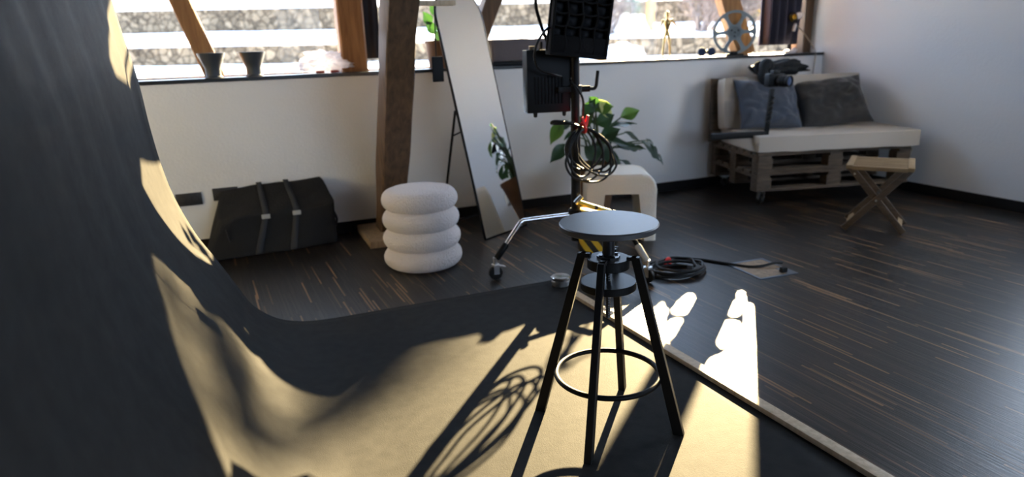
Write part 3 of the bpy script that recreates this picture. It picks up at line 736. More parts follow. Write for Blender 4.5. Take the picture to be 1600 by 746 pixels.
# potted plant between post and mirror
def leaf(mb, base, tip, width, nrm, fold=.25, droop=.15, split=0.0):
    base, tip = V(base), V(tip); x = tip-base; L = x.length; x.normalize(); n = V(nrm); y = n.cross(x).normalized(); n = x.cross(y)
    prof = [0, .42, .78, .97, 1, .93, .80, .62, .40, .17, 0]
    N = len(prof)-1
    def f(u, v):
        t = u; i = min(N-1, int(t*N)); w = prof[i]+(prof[i+1]-prof[i])*(t*N-i); s_ = (v-.5)*2
        ws = width/2*w*(1-split*max(0, math.sin(t*PI*7))*abs(s_)**2)
        back = -.10*L*max(0, .25-t)*4*abs(s_)
        return base+x*(t*L+back)+y*(s_*ws)+n*(abs(s_)*ws*fold-droop*L*t*t+.03*L*math.sin(t*9)*abs(s_))
    mb.grid(f, 20, 8)
T = thing('sill_plant', 'small green plant in a brown clay pot on the sill behind the arched mirror', 'plant', (1.40, 4.71, SILL))
build('pot', MB().lathe([(0, 0), (.085, 0), (.09, .01), (.105, .17), (.112, .172), (.112, .19), (.10, .19), (.097, .16), (0, .155)], 36), M['terracotta'], T)
build('soil', MB().lathe([(.097, .16), (0, .168)], 24), M['soil'], T)
for i, (bx, tx, tz, wd) in enumerate(((0, -.03, .17, .09), (-.04, -.075, .24, .08), (-.07, -.065, .30, .075), (.04, .08, .28, .09), (-.02, -.055, .36, .07), (.05, .12, .33, .08))):
    b = V((bx*.5, 0, .16)); m_ = V((bx, -.02, tz)); 
    st = build('stem', MB().tube(catmull([b, (b+m_)/2+V((0, .01, 0)), m_], 4), .003, 6), M['stem'], T)
    mb = MB(); leaf(mb, m_, m_+V((tx-bx*.2, -.02, .085)), wd, (0, -1, .2)); build('leaf', mb, M['leaf'], T, 180)

# hanging black device
T = thing('hanging_tag', 'black slab-shaped device hanging by a cord from the bracket of the leaning post', 'device', (1.046, 3.60, 1.037))
build('device_body', MB().box((0, 0, .068), (.064, .014, .136), bev=.006), M['black'], T)
build('cord', MB().tube([(-.005, 0, .136), (-.004, 0, .24), (0, 0, .34), (.002, 0, .399)], .003, 6), M['black'], T)
build('cord_knot', MB().sphere((-.004, 0, .225), .007), M['black'], T)

# wooden figure
T = thing('mannequin_figure', 'small brass-coloured jointed mannequin figure standing on the window sill', 'figurine', (3.305, 4.685, SILL), math.radians(-25))
build('stand_base', MB().lathe([(0, 0), (.035, 0), (.035, .012), (.03, .016), (0, .016)], 24), M['brass'], T)
build('head', MB().sphere((0, 0, .345), .021, (.9, .95, 1.25)), M['brass'], T)
build('torso', MB().tube(catmull([(0, 0, .175), (0, 0, .20), (0, 0, .225), (0, 0, .262), (0, 0, .290), (0, 0, .312), (0, 0, .325)], 3), [.022, .024, .0245, .023, .019, .0165, .017, .02, .025, .030, .033, .034, .033, .027, .017, .010, .0085, .008, .008], 14), M['brass'], T)
for s_, el, hd_ in ((-1, (-.055, .0, .245), (-.052, -.02, .19)), (1, (.075, 0, .255), (.115, -.015, .225))):
    sh = V((s_*.036, 0, .297)); el = V(el); hd_ = V(hd_)
    a_ = build('arm', MB().sphere(sh, .011).tube([sh, sh.lerp(el, .5), el], [.008, .009, .006]).sphere(el, .008).tube([el, el.lerp(hd_, .4), hd_], [.006, .0075, .0045]), M['brass'], T)
    build('hand', MB().sphere(hd_+(hd_-el).normalized()*.012, .009, (.8, .6, 1.4)), M['brass'], a_)
for s_ in (-1, 1):
    hp_, kn, ak = V((s_*.015, 0, .18)), V((s_*.026, -.006, .10)), V((s_*.030, 0, .026))
    l_ = build('leg', MB().sphere(hp_, .012).tube([hp_, hp_.lerp(kn, .4), kn], [.011, .012, .008]).sphere(kn, .009).tube([kn, kn.lerp(ak, .35), ak], [.008, .0095, .0055]), M['brass'], T)
    build('foot', MB().box(ak+V((0, -.012, -.006)), (.013, .038, .009), bev=.003), M['brass'], l_)
# binoculars
T = thing('binoculars', 'tiny pair of black binoculars on the window sill beside the film reel', 'binoculars', (3.675, 4.645, SILL), math.radians(-35)); T.scale = (1.2, 1.2, 1.25)
for s_ in (-1, 1):
    br = build('barrel', MB().lathe([(0, 0), (.026, 0), (.028, .004), (.028, .03), (.02, .05), (.018, .075), (.02, .085), (0, .085)], 24, (s_*.032, -.045, .033), rotm('X', -90)), M['black'], T)
    build('lens', MB().lathe([(.024, -.001), (.0, -.003)], 20, (s_*.032, -.045, .033), rotm('X', -90)), M['glassblue'], br)
build('hinge', MB().box((0, -.0, .036), (.03, .05, .014), bev=.003), M['black'], T)
# film reel
T = thing('film_reel', 'large grey six-spoked film reel standing upright on the window sill', 'film reel', (3.965, 4.655, SILL), math.radians(-28))
Rr = .178; zc = .190
def reel_flange(yy_):
    mb = MB(); m = Matrix(((1, 0, 0), (0, 0, 1), (0, -1, 0)))
    def P(r, a): return V((r*math.cos(a), yy_, zc+r*math.sin(a)))
    n = 96
    def ring(r0, r1):
        pr = [(r0, -.002), (r1, -.002), (r1, .002), (r0, .002), (r0, -.002)]
        mb.lathe(pr, n, (0, yy_, zc), rotm('X', 90))
    ring(Rr-.020, Rr); ring(.012, .062)
    for k in range(6):
        a = PI/6+math.radians(2)+k*PI/3+PI/6
        A = [(.055, -.50), (.080, -.17), (.115, -.105), (.145, -.115), (.162, -.19), (.162, .19), (.145, .115), (.115, .105), (.080, .17), (.055, .50)]
        mb.prism([(r*math.cos(a+t), r*math.sin(a+t)) for r, t in A], -.0018, .0018, rotm('X', 90), (0, yy_, zc))
    return mb
build('flange', reel_flange(-.012), M['reel'], T, 30); build('flange', reel_flange(.012), M['reel'], T, 30)
build('hub', MB().lathe([(.0, -.014), (.05, -.014), (.05, .014), (0, .014)], 36, (0, 0, zc), rotm('X', 90)), M['reel'], T)
mb = MB()
for k in range(3): a = k*2*PI/3+.5; mb.cyl((.032*math.cos(a), -.0155, zc+.032*math.sin(a)), (.032*math.cos(a), -.013, zc+.032*math.sin(a)), .007, seg=14)
mb.cyl((0, -.0155, zc), (0, -.013, zc), .008); build('hub_hole', mb, M['black'], T)
build('stand_foot', MB().box((.01, 0, .007), (.14, .07, .014), bev=.004).box((0, -.024, .02), (.06, .008, .03), bev=.002).box((0, .024, .02), (.06, .008, .03), bev=.002), M['black'], T)
# curtain
def cur(u, v):
    x = 4.315+.42*u
    return (x+.01*math.sin(v*4), 4.735+.028*math.sin(u*PI*9+.6*math.sin(v*3))+.012*math.sin(u*31), 1.160+1.0*v)
tag(build('plum_curtain', MB().grid(cur, 120, 10), M['curtain'], None, 180, [('SOLIDIFY', dict(thickness=.004, offset=0))]), 'dark plum curtain hanging in folds at the far end of the window', 'curtain')
tag(build('curtain_rod', MB().cyl((.8, 4.735, 2.165), (4.86, 4.735, 2.165), .011), M['black']), 'black rod the plum curtain hangs from', 'rod')
# small clip lamp
T = thing('sill_lamp', 'small chrome reading lamp with a white base on the sill before the plum curtain', 'lamp', (4.585, 4.66, SILL))
build('lamp_base', MB().lathe([(0, 0), (.045, 0), (.047, .01), (.04, .025), (.012, .032), (0, .032)], 28).sphere((.05, -.01, .025), .022), M['whitepl'], T)
build('arm', MB().tube(catmull([(0, 0, .03), (.012, 0, .09), (.028, 0, .16), (.04, 0, .20)], 5), .006, 8), M['black'], T)
build('joint', MB().tube([(.034, 0, .185), (.042, 0, .225), (.05, 0, .25)], [.013, .016, .012], 12), M['whitepl'], T)
hx_ = Matrix.Rotation(math.radians(75), 3, 'Y')
sh_ = build('lamp_shade', MB().lathe([(0, .062), (.026, .058), (.034, .03), (.036, 0), (.046, -.03), (.044, -.03), (.034, 0), (.03, .028), (0, .05)], 32, (.045, 0, .31), hx_), M['chrome'], T)
build('bulb', MB().sphere((.035, 0, .307), .022), M['rubberyellow'], T)
build('shade_rim', MB().torus((.016, 0, .302), .046, .004, hx_, 32, 6), M['black'], sh_)
pts = [(.047, .005, .25), (.115, -.02, .185), (.17, -.08, .075), (.19, -.115, .005), (.192, -.115, -.085), (.187, -.11, -.235)]
build('cord', MB().tube(catmull(pts, 8), .0045, 6), M['cordc'], T)

# ------------------------------------------------------------------ big potted plant
T = thing('potted_plant', 'leafy green plant in a tall brown pot behind the cream arch stool', 'plant', (2.30, 4.08, 0))
build('pot', MB().lathe([(0, 0), (.095, 0), (.10, .01), (.118, .12), (.145, .36), (.152, .37), (.152, .395), (.138, .395), (.134, .36), (0, .35)], 40), M['terracotta'], T)
build('soil', MB().lathe([(.136, .355), (0, .365)], 24), M['soil'], T)
LV = [  # base xyz, tip xyz, width, material
    ((-.01, -.02, .78), (.10, -.06, .80), .11, 'leaf_lit', (0, -.8, .6)), ((.02, -.02, .83), (.10, -.07, .715), .10, 'leaf_cream_lit', (.3, -.9, .3)),
    ((-.09, .0, .74), (-.03, -.05, .84), .09, 'leaf', (0, -1, .2)), ((.20, -.03, .715), (.315, -.06, .755), .09, 'leaf_lit', (0, -.9, .5)),
    ((.11, -.01, .645), (.29, -.05, .68), .075, 'leaf', (0, -.4, 1)), ((-.12, .02, .66), (-.05, -.05, .75), .09, 'leaf', (0, -1, .3)),
    ((.0, -.04, .68), (.09, -.09, .735), .10, 'leaf', (0, -1, .3)), ((.03, -.05, .58), (.13, -.10, .64), .10, 'leaf', (0, -.8, .6)),
    ((-.27, -.02, .70), (-.37, -.06, .59), .085, 'leaf_lit', (-.4, -.7, .6)), ((-.22, -.01, .71), (-.30, -.05, .66), .07, 'leaf_grey', (0, -.6, 1)),
    ((-.25, -.03, .55), (-.37, -.07, .465), .085, 'leaf', (-.2, -.9, .5)), ((-.16, -.03, .60), (-.24, -.08, .53), .08, 'leaf', (0, -.9, .5)),
    ((.36, -.06, .52), (.50, -.12, .39), .125, 'leaf_grey', (.3, -.7, .6)), ((.42, -.02, .53), (.52, -.04, .41), .10, 'leaf', (.6, -.5, .6)),
    ((.17, -.04, .50), (.35, -.09, .50), .10, 'leaf', (0, -.6, .9)), ((.24, -.02, .60), (.33, -.06, .545), .055, 'leaf_grey', (.2, -.7, .7)),
    ((.21, -.03, .40), (.28, -.08, .345), .05, 'leaf_grey', (.2, -.8, .6)), ((.09, -.04, .555), (.24, -.08, .525), .085, 'leaf', (0, -.6, .9)),
    ((-.02, -.05, .50), (.10, -.10, .455), .12, 'leaf', (0, -.8, .6)), ((-.10, -.05, .52), (-.03, -.12, .44), .12, 'leaf', (0, -.9, .5)),
    ((.06, -.03, .45), (.16, -.08, .40), .11, 'leaf', (0, -.9, .5)), ((.03, .05, .70), (.12, .10, .66), .10, 'leaf', (0, .5, 1)),
    ((-.10, .06, .62), (-.17, .13, .58), .10, 'leaf', (0, .5, 1)), ((.10, .07, .56), (.20, .14, .50), .10, 'leaf', (0, .5, 1)),
    ((-.05, -.02, .86), (.0, -.05, .79), .07, 'leaf', (-.4, -.8, .3))]
for i, (b, t, w_, mk, nr) in enumerate(LV):
    b, t = V(b), V(t); root = V((.03*math.cos(i*2.4), .03*math.sin(i*2.4), .35))
    mid = root.lerp(b, .55)+V((0, 0, .06)); mid.x = root.x+(b.x-root.x)*.35
    build('stem', MB().tube(catmull([root, mid, b], 6), [.005]*12+[.004], 6), M['stem'], T)
    mb = MB(); leaf(mb, b, t+(t-b)*.12, w_*1.12, nr, split=.35 if i in (12, 14) else 0); build('leaf', mb, M[mk], T, 180)

# ------------------------------------------------------------------ pallet sofa
SO, SA = V((3.48, 3.744, 0)), -0.238
SM = Matrix.Translation(SO)@Matrix.Rotation(SA, 4, 'Z')
SL, SD = 1.24, .79
T = thing('pallet_sofa', 'sofa frame of stacked wooden pallets on casters in the corner of the room', 'sofa', SO, SA)
def pallet(L, D, z0, H=.143):
    mb = MB(); t = .022
    for k in range(7): y = .05+(D-.10)*k/6; mb.box((L/2, y, z0+H-t/2), (L, .088, t), bev=.002)
    for x in (.05, L/2, L-.05): mb.box((x, D/2, z0+H-t*1.5), (.10, D, t), bev=.002)
    for x in (.0575, L/2, L-.0575):
        for y in (.05, D/2, D-.05): mb.box((x, y, z0+H/2-.011), (.115, .09, H-3*t), bev=.003)
    for y in (.05, D/2, D-.05): mb.box((L/2, y, z0+t/2), (L, .095, t), bev=.002)
    return mb
build('pallet', pallet(SL, SD, .116), M['pal'], T); build('pallet', pallet(SL, SD, .2605), M['pal'], T)
mb = MB(); zb, zt = .404, .915
for k in range(5): mb.box((SL/2-.06, SD-.085, zb+.045+(zt-zb-.09)*k/4), (SL, .022, .09), bev=.002)
for x in (0.0, SL/2-.06, SL-.12): mb.box((x-.0, SD-.055, (zb+zt)/2), (.10, .04, zt-zb), bev=.003)
build('backrest_pallet', mb, M['pal'], T)
for x in (.09, SL-.09):
    for y in (.09, SD-.09):
        f = MB().box((x, y, .112), (.09, .075, .006)).lathe([(.0, .098), (.02, .098), (.02, .109), (0, .109)], 16, (x, y, 0))
        for s_ in (-1, 1): f.bar((x+s_*.02, y, .10), (x+s_*.02, y+.015, .04), .035, .004, up=(1, 0, 0))
        c_ = build('caster', f, M['steel'], T)
        build('caster_wheel', MB().lathe([(0, -.014), (.03, -.014), (.039, -.01), (.04, 0), (.039, .01), (.03, .014), (0, .014)], 28, (x, y+.012, .0405), rotm('Y', 90)), M['rubber'], c_)

def puff(L, D, H, nx=36, ny=24, r=.18, seed=0, amp=.006):
    def f(a, b, c):
        ex = 1-(abs(a)**10)*.02; ey = 1-(abs(b)**10)*.02
        z_ = H*(c-.5)*(1-.10*max(abs(a)**6, abs(b)**6))+H*.5
        p = V((a*L/2*ey, b*D/2*ex, z_))
        return p+V((0, 0, amp*noise.noise(V((a*3+seed, b*3, c)))))
    return cube_shell(f, nx, ny, 6)
def sofa_thing(name, label, cat, loc, rz=0, rx=0):
    o = thing(name, label, cat); m = SM@Matrix.Translation(loc)@Matrix.Rotation(rz, 4, 'Z')@Matrix.Rotation(rx, 4, 'X')
    o.matrix_world = m; o.location = m.translation; o.rotation_euler = m.to_euler(); return o
T = sofa_thing('seat_cushion', 'pale beige flat seat cushion lying on the pallet sofa', 'cushion', (.645, .335, .4045), math.radians(-3.5))
mb = puff(1.27, .735, .125); bmesh.ops.bevel(mb.bm, geom=[e for e in mb.bm.edges if e.calc_length() > 0 and e.is_manifold and e.calc_face_angle(0) > 1.0], offset=.018, segments=3, affect='EDGES')
build('cushion_body', mb, M['linen'], T, 60)
T = sofa_thing('back_cushion', 'pale beige back cushion standing against the pallet backrest', 'cushion', (.555, .625, .515), 0, math.radians(82))
mb = puff(1.17, .40, .13)
for v in mb.bm.verts: v.co.y += .20
bmesh.ops.bevel(mb.bm, geom=[e for e in mb.bm.edges if e.is_manifold and e.calc_face_angle(0) > 1.0], offset=.02, segments=3, affect='EDGES')
build('cushion_body', mb, M['linen'], T, 60)
def pillow(name, label, loc, rz, rx, w, h, m, seed, roll=0):
    o = thing(name, label, 'pillow'); mt = SM@Matrix.Translation(loc)@Matrix.Rotation(rz, 4, 'Z')@Matrix.Rotation(rx, 4, 'X')@Matrix.Rotation(roll, 4, 'Y')
    o.location = mt.translation; o.rotation_euler = mt.to_euler()
    mb = MB(); N = 32
    for sgn in (-1, 1):
        def f(u, v, sgn=sgn):
            a, b = 2*u-1, 2*v-1
            t = max(0, (1-abs(a)**2.6)*(1-abs(b)**2.6))**.55
            pin = 1-.09*(1-abs(a)**2)*abs(b)**3; pin2 = 1-.09*(1-abs(b)**2)*abs(a)**3
            d = sgn*.085*t+.045*t*noise.noise(V((a*1.8+seed, b*1.8, sgn)))-.05*t*abs(noise.noise(V((a*2.2+b*1.5+seed*2, b*3.0-a, sgn+4))))+.012*t*noise.noise(V((a*7+seed, b*5, sgn)))
            return (a*w/2*pin2, d, h/2+b*h/2*pin)
        mb.grid(f, N, N)
    bmesh.ops.remove_doubles(mb.bm, verts=mb.bm.verts, dist=.0008)
    build('pillow_body', mb, m, o, 180)
    pipe = [V(((2*u-1)*w/2, 0, h*v)) for u, v in [(i/12, 0) for i in range(12)]+[(1, i/12) for i in range(12)]+[(1-i/12, 1) for i in range(12)]+[(0, 1-i/12) for i in range(12)]]
    def pinch(p):
        a, b = p.x/(w/2), (p.z-h/2)/(h/2)
        return V((a*w/2*(1-.09*(1-b*b)*abs(a)**3), 0, h/2+b*h/2*(1-.09*(1-a*a)*abs(b)**3)))
    build('piping', MB().tube([pinch(p) for p in pipe], .004, 6, closed=True), m, o)
    return o
pillow('throw_pillow', 'blue-grey creased throw pillow propped at the back pallet end of the sofa', (.30, .36, .530), math.radians(6), math.radians(-30), .55, .42, M['pillow_blue'], 1.0, math.radians(5))
pillow('throw_pillow', 'slate grey throw pillow leaning beside the right wall end of the sofa', (.86, .36, .530), math.radians(-4), math.radians(-30), .60, .42, M['pillow_grey'], 5.0, math.radians(-5))
# jacket
T = thing('dark_jacket', 'rumpled dark jacket thrown over the top of the beige back cushion', 'jacket')
mt = SM@Matrix.Translation((.48, .64, .925)); T.location = mt.translation; T.rotation_euler = mt.to_euler()
mb = MB(); bmesh.ops.create_icosphere(mb.bm, subdivisions=5, radius=1)
for v in mb.bm.verts:
    d = v.co.normalized(); r = 1+.35*noise.noise(d*1.9+V((4, 2, 0)))+.14*abs(noise.noise(d*5+V((1, 8, 0))))
    v.co = V((d.x*.235*r, d.y*.11*r, d.z*.062*r+.055+.012*math.sin(d.x*4)))
build('jacket_body', mb, M['jacket'], T, 180)
build('sleeve', MB().tube(catmull([(-.12, -.06, .07), (-.17, -.10, .10), (-.21, -.12, .05), (-.20, -.14, -.02), (-.16, -.14, -.05)], 6), [.04, .042, .045, .045, .042, .04]*4+[.038], 12), M['jacket'], T)
build('hood_trim', MB().torus((-.20, -.08, .05), .06, .018, rotm('X', 60)@rotm('Y', 25), 28, 8), M['nylon'], T)
# camera on stabiliser
T = thing('camera_stabilizer', 'black camera on a handheld stabilizer arm standing at the sofa end before the blue pillow', 'camera')
mt = SM@Matrix.Translation((.06, .06, .50)); T.location = mt.translation; T.rotation_euler = (0, 0, SA)
build('arm_bar', MB().box((-.16, .06, .03), (.44, .045, .046), bev=.006), M['black'], T)
build('upright', MB().bar((.045, .05, .02), (.065, .05, .36), .03, .028, bev=.004), M['black'], T)
mb = MB()
for k in range(6): mb.sphere((.052+.003*k, .038, .12+.035*k), .019, (1, .8, .7), 12, 8)
build('cage_knob', mb, M['rubber'], T)
cb_ = build('camera_body', MB().box((.075, .04, .42), (.13, .07, .095), bev=.012).box((.075, .04, .475), (.055, .05, .03), bev=.008), M['black'], T)
ln = build('lens_barrel', MB().lathe([(0, 0), (.036, 0), (.038, .02), (.042, .025), (.042, .055), (.038, .06), (.041, .075), (.041, .09), (.034, .09), (.033, .08)], 28, (.085, .0, .415), rotm('Z', 28)@rotm('X', 90)), M['black'], T)
build('lens_glass', MB().lathe([(.034, .082), (0, .088)], 24, (.085, .0, .415), rotm('Z', 28)@rotm('X', 90)), M['glassblue'], ln)
build('handle_grip', MB().tube([(-.02, .06, .02), (-.025, .055, -.06), (-.03, .05, -.20)], [.017, .019, .016], 12), M['black'], T)
build('grip_mount', MB().box((-.02, .055, -.10), (.06, .05, .05), bev=.006).cyl((-.05, .03, -.1), (-.05, -.01, -.1), .014), M['metal_dark'], T)

# ------------------------------------------------------------------ folding stool
T = thing('folding_stool', 'small folding wooden stool with slatted top and crossed legs before the sofa', 'stool', (3.735, 2.945, 0), math.radians(-53))
# local x: across the crossing legs, y: depth (away from camera)
tx, ty, hz = .185, .20, .435
mb = MB()
for k in range(7): mb.box((0, -ty+.030+k*(2*ty-.06)/6, hz-.009), (2*tx-.07, .029, .014), bev=.002)
sl = build('seat_slats', mb, M['acacia'], T)
mb = MB()
for s_ in (-1, 1): mb.box((s_*(tx-.018), 0, hz-.011), (.036, 2*ty, .024), bev=.003)
for s_ in (-1, 1): mb.box((0, s_*(ty-.007), hz-.016), (2*tx-.07, .014, .024), bev=.002)
build('seat_frame', mb, M['acacia'], T)
for s_, off in ((-1, .145), (1, .120)):
    for sy in (-1, 1):
        lg = build('leg', MB().bar((s_*.168, sy*off, .012), (-s_*.168, sy*off, .415), .020, .038, up=(0, 0, 1), bev=.003), M['acacia_dark'], T)
    build('crossbar', MB().bar((s_*.142, -off, .045), (s_*.142, off, .045), .032, .014, up=(s_*.55, 0, .83), bev=.002), M['acacia'], T)
build('pivot_bolt', MB().cyl((0, -.162, .2135), (0, -.1, .2135), .006).cyl((0, .1, .2135), (0, .162, .2135), .006), M['steel'], T)
build('screw', MB().cyl((-.135, -.1565, .375), (-.135, -.154, .375), .006).cyl((.135, -.132, .375), (.135, -.1295, .375), .006), M['steel'], T)

# ------------------------------------------------------------------ outside: terraced snow slope
E1, E2 = V((.9275, -.374, 0)), V((.374, .9275, 0))
def out(s, d, z): return E1*s+E2*d+V((0, 0, z))
TILT = -.013
ROWS = [(5.9, .30), (8, .50), (12, .75), (15.9, .97), (16.45, .99), (16.5, 1.37), (18.5, 1.62), (20.4, 1.86), (20.95, 1.89), (21.0, 2.47), (24, 3.1), (30, 4.4), (40, 5.3)]
def ground_z(d):
    for (d0, z0), (d1, z1) in zip(ROWS[:-1], ROWS[1:]):
        if d <= d1: return z0+(z1-z0)*max(0, (d-d0))/(d1-d0)
    return ROWS[-1][1]
def snowf(u, v):
    s = -16+48*u; i = v*(len(ROWS)-1)*4; k = min(len(ROWS)-2, int(i/4)); t = i/4-k
    d = ROWS[k][0]+(ROWS[k+1][0]-ROWS[k][0])*t; z = ROWS[k][1]+(ROWS[k+1][1]-ROWS[k][1])*t
    edge = 1.0 if ROWS[k+1][0]-ROWS[k][0] > 1 else .5
    return out(s, d, z+TILT*s*min(1, d/14)+edge*(.05*noise.noise(V((s*.8, d*.8, 0)))+.02*noise.noise(V((s*3, d*2, 5)))))
o = build('snow_slope', MB().grid(snowf, 200, (len(ROWS)-1)*4), M['snow'], None, 180); tag(o, kind='structure')
def gabion(name, d, z0, z1, label):
    mb = MB(); s0_, s1_ = -14, 26; nu, nv = 800, int((z1-z0)/.05)
    def f(u, v):
        s = s0_+(s1_-s0_)*u; z = z0+(z1-z0)*v
        p = V((s, 0, z)); dist = noise.voronoi(V((s*5.5, 0, z*5.5)))[0]
        bulge = .07*min(1, (dist[1]-dist[0])*2.2)
        return out(s, d-bulge-.02, z+TILT*s)
    mb.grid(f, nu, nv)
    # top and back
    mb.grid(lambda u, v: out(s0_+(s1_-s0_)*u, d-.02+.45*v, z1+TILT*(s0_+(s1_-s0_)*u)), 40, 1)
    return tag(build(name, mb, M['stone'], None, 180), label, 'stone wall')
gabion('gabion_wall', 16.42, .94, 1.41, 'lower beige stone gabion wall in the snow, just above the window sill')
gabion('gabion_wall', 20.9, 1.83, 2.53, 'upper beige stone gabion wall higher on the snowy slope')
# shrubs and trees on the terrace
def twiggy(mb, rnd, p, d, L, r, depth):
    q = p+d*L; mid = p.lerp(q, .5)+V((rnd.uniform(-.06, .06), rnd.uniform(-.06, .06), 0))*L
    mb.tube([p, mid, q], [r, r*.85, r*.65], 5, cap=False)
    if depth == 0: return
    for k in range(rnd.choice((2, 3, 3))):
        nd = (d+V((rnd.uniform(-.8, .8), rnd.uniform(-.8, .8), rnd.uniform(-.35, .5)))).normalized()
        twiggy(mb, rnd, p.lerp(q, rnd.uniform(.55, 1)), nd, L*rnd.uniform(.55, .8), r*.6, depth-1)
def shrub(s, d, L, n, seed, label, m='bark', depth=4, r=.045, spread=.75):
    rnd = random.Random(seed); base = out(s, d, ground_z(d)+TILT*s*min(1, d/14)-.05)
    T = thing('bare_shrub', label, 'shrub', base); mb = MB()
    for k in range(n): twiggy(mb, rnd, V((rnd.uniform(-.2, .2), rnd.uniform(-.2, .2), 0)), V((rnd.uniform(-spread, spread), rnd.uniform(-spread, spread), 1)).normalized(), L, r, depth)
    build('branches', mb, M[m], T, 0); return T
shrub(5.2, 18.2, .55, 16, 1, 'bare grey-brown winter shrub outside behind the mannequin figure')
shrub(6.3, 18.6, .55, 16, 2, 'bare winter shrub outside between the mannequin figure and the film reel')
shrub(7.2, 18.0, .45, 14, 3, 'dry yellow-leaved shrub outside beside the film reel', 'drygrass')
shrub(2.75, 18.0, .5, 12, 4, 'bare shrub outside beside the grid lamp')
def snow_mound(s, d, r, seed, label):
    mb = MB(); bmesh.ops.create_icosphere(mb.bm, subdivisions=4, radius=1)
    for v in mb.bm.verts:
        dd = v.co.normalized(); k = 1+.3*noise.noise(dd*2+V((seed, 0, 0)))+.1*noise.noise(dd*6+V((seed, 3, 0)))
        v.co = V((dd.x*r*1.4*k, dd.y*r*k, dd.z*r*.75*k))
    o = build('snow_mound', mb, M['snow'], None, 180); o.location = out(s, d, ground_z(d)+TILT*s*min(1, d/14)+r*.3); tag(o, label, 'snow mound')
snow_mound(2.55, 15.0, .35, 1, 'rounded snow mound outside just beside the grid lamp')
snow_mound(3.3, 18.4, .42, 2, 'snow heap on the upper terrace outside behind the grid lamp')
o = build('garden_post', MB().box((0, 0, .9), (.16, .16, 1.9), bev=.01), M['orange']); o.location = out(3.85, 18.3, ground_z(18.3)+TILT*3.85-.1); tag(o, 'orange wooden garden post outside between lamp and mannequin', 'post')
T = thing('evergreen_bush', 'slim teal green evergreen outside beside the orange garden post', 'bush', out(3.40, 18.6, ground_z(18.6)+TILT*3.4-.1))
mb = MB(); rnd = random.Random(11)
for k in range(700):
    zz = rnd.uniform(0, 2.4); a = rnd.uniform(0, 2*PI); rr_ = .26*(1-.3*zz/2.4)*math.sqrt(rnd.random())
    p = V((rr_*math.cos(a), rr_*math.sin(a), zz)); dr = V((math.cos(a)*.6, math.sin(a)*.6, .8))*.12
    mb.tube([p, p+dr], [.018, .004], 4, cap=False)
build('foliage', mb, M['ever'], T, 0); build('trunk', MB().cyl((0, 0, 0), (0, 0, 2.3), .03, .01), M['bark'], T)

SUN = V((.6615, .750, .395))
tb = V((0.25, 2.35, 0))+SUN*21
T = thing('larch_tree', 'tall larch tree outside whose trunk rises behind the winter shrubs', 'tree', (tb.x+.5, tb.y+.3, .7))
def loc(p): return V(p)-T.location
mb = MB().tube([(0, 0, 0), (.03, .02, 3), (-.05, .05, 7), (0, 0, 11)], [.15, .13, .09, .03], 10)
build('trunk', mb, M['bark'], T)
rnd = random.Random(21)
for (P, rx, rz, n) in (((.27, 2.44, 0), .27, .12, 80), ((.52, 2.42, 0), .20, .08, 22), ((-.12, 2.0, .20), .24, .12, 75), ((-.24, 2.02, .50), .26, .20, 70), ((-.15, 2.2, .30), .22, .12, 50)):
    c = V(P)+SUN*rnd.uniform(19.5, 22); c = loc(c); mb = MB()
    mb.tube([V((0, 0, c.z+.2)), V((c.x*.5, c.y*.5, c.z+.15)), c], [.035, .025, .012], 6)
    for k in range(n):
        p = c+V((rnd.gauss(0, .5)*rx, rnd.gauss(0, .5)*rx, rnd.gauss(0, .5)*rz)); dr = V((rnd.uniform(-1, 1), rnd.uniform(-1, 1), rnd.uniform(-.4, .4))).normalized()*.09
        mb.tube([p-dr, p+dr], [.016, .008], 4, cap=False)
    build('bough', mb, M['ever'], T, 0)

# ------------------------------------------------------------------ light
def look(o, d): o.rotation_euler = V(d).to_track_quat('-Z', 'Y').to_euler()
sun = bpy.data.lights.new('sun', 'SUN'); so = bpy.data.objects.new('sun', sun); COL.objects.link(so)
sun.energy = 74; sun.angle = math.radians(.55); sun.color = (1.0, .75, .40)
look(so, -V((.6615, .750, .395)))
w = bpy.data.worlds.new('sky'); SC.world = w; w.use_nodes = True
nt = w.node_tree; bg = nt.nodes['Background']; bg.inputs[0].default_value = (.54, .71, 1.0, 1)
tc = nt.nodes.new('ShaderNodeTexCoord'); dt = nt.nodes.new('ShaderNodeVectorMath'); dt.operation = 'DOT_PRODUCT'; dt.inputs[1].default_value = V((.6615, .750, .30)).normalized()
nt.links.new(tc.outputs['Generated'], dt.inputs[0])
def wm(op, a, b_):
    n = nt.nodes.new('ShaderNodeMath'); n.operation = op; nt.links.new(a, n.inputs[0]); n.inputs[1].default_value = b_; return n.outputs[0]
gl = wm('ADD', wm('MULTIPLY', wm('POWER', wm('MAXIMUM', dt.outputs['Value'], 0.0), 2.5), 4.0), 5.4)   # the sky brightens towards the low sun
nt.links.new(gl, bg.inputs[1])
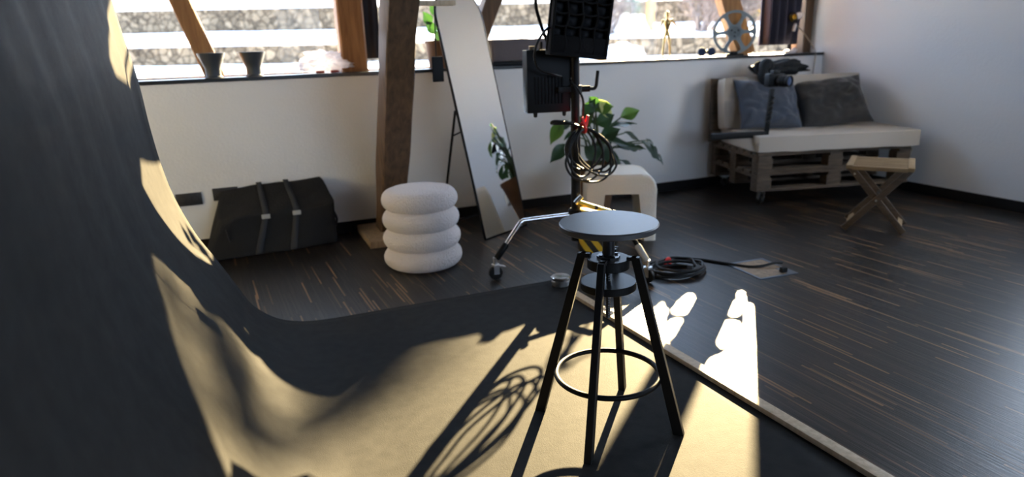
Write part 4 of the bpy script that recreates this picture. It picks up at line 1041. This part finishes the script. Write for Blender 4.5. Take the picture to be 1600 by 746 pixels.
def area(name, loc, d, sx, sy, e, col):
    l = bpy.data.lights.new(name, 'AREA'); l.shape = 'RECTANGLE'; l.size = sx; l.size_y = sy; l.energy = e; l.color = col
    o = bpy.data.objects.new(name, l); COL.objects.link(o); o.location = loc; look(o, d)
    return o
area('window_daylight_right', (XR+.3, (RW0+RW1)/2, (RZ0+RZ1)/2), (-1, 0, -.1), RZ1-RZ0, RW1-RW0, 42, (.80, .87, 1.0))
area('fill_lamp_front', ((FW0+FW1)/2, YF-.3, (FZ0+FZ1)/2), (0, 1, -.05), FW1-FW0, FZ1-FZ0, 24, (.70, .82, 1.0))  # added fill lamp behind the camera, outside the added front window

# ------------------------------------------------------------------ camera
cam = bpy.data.cameras.new('camera'); co = bpy.data.objects.new('camera', cam); COL.objects.link(co)
pitch, roll, yaw = .2798, -.0337, .3832
c_, s_ = math.cos(pitch), math.sin(pitch)
fw, up_, rt = V((0, c_, -s_)), V((0, s_, c_)), V((1, 0, 0))
r2 = rt*math.cos(roll)+up_*math.sin(roll); u2 = rt*-math.sin(roll)+up_*math.cos(roll)
Rm = Matrix.Rotation(-yaw, 3, 'Z')
r2, u2, fw = Rm@r2, Rm@u2, Rm@fw
m4 = Matrix((r2, u2, -fw)).transposed().to_4x4(); m4.translation = V((0, 0, 1.195)); co.matrix_world = m4
cam.sensor_width = 36; cam.lens = 1027.07*36/1600; cam.clip_start = .02; cam.clip_end = 200
cam.dof.use_dof = True; cam.dof.focus_distance = 2.1; cam.dof.aperture_fstop = 2.0
SC.camera = co
SC.view_settings.view_transform = 'Standard'; SC.view_settings.look = 'None'; SC.view_settings.exposure = 0.06; SC.view_settings.gamma = 1
SC.view_settings.use_curve_mapping = False
SC.cycles.use_denoising = True
SC.cycles.max_bounces = 10; SC.cycles.diffuse_bounces = 6; SC.cycles.glossy_bounces = 5; SC.cycles.transparent_max_bounces = 12
SC.cycles.sample_clamp_indirect = 8; SC.cycles.caustics_reflective = False; SC.cycles.caustics_refractive = False
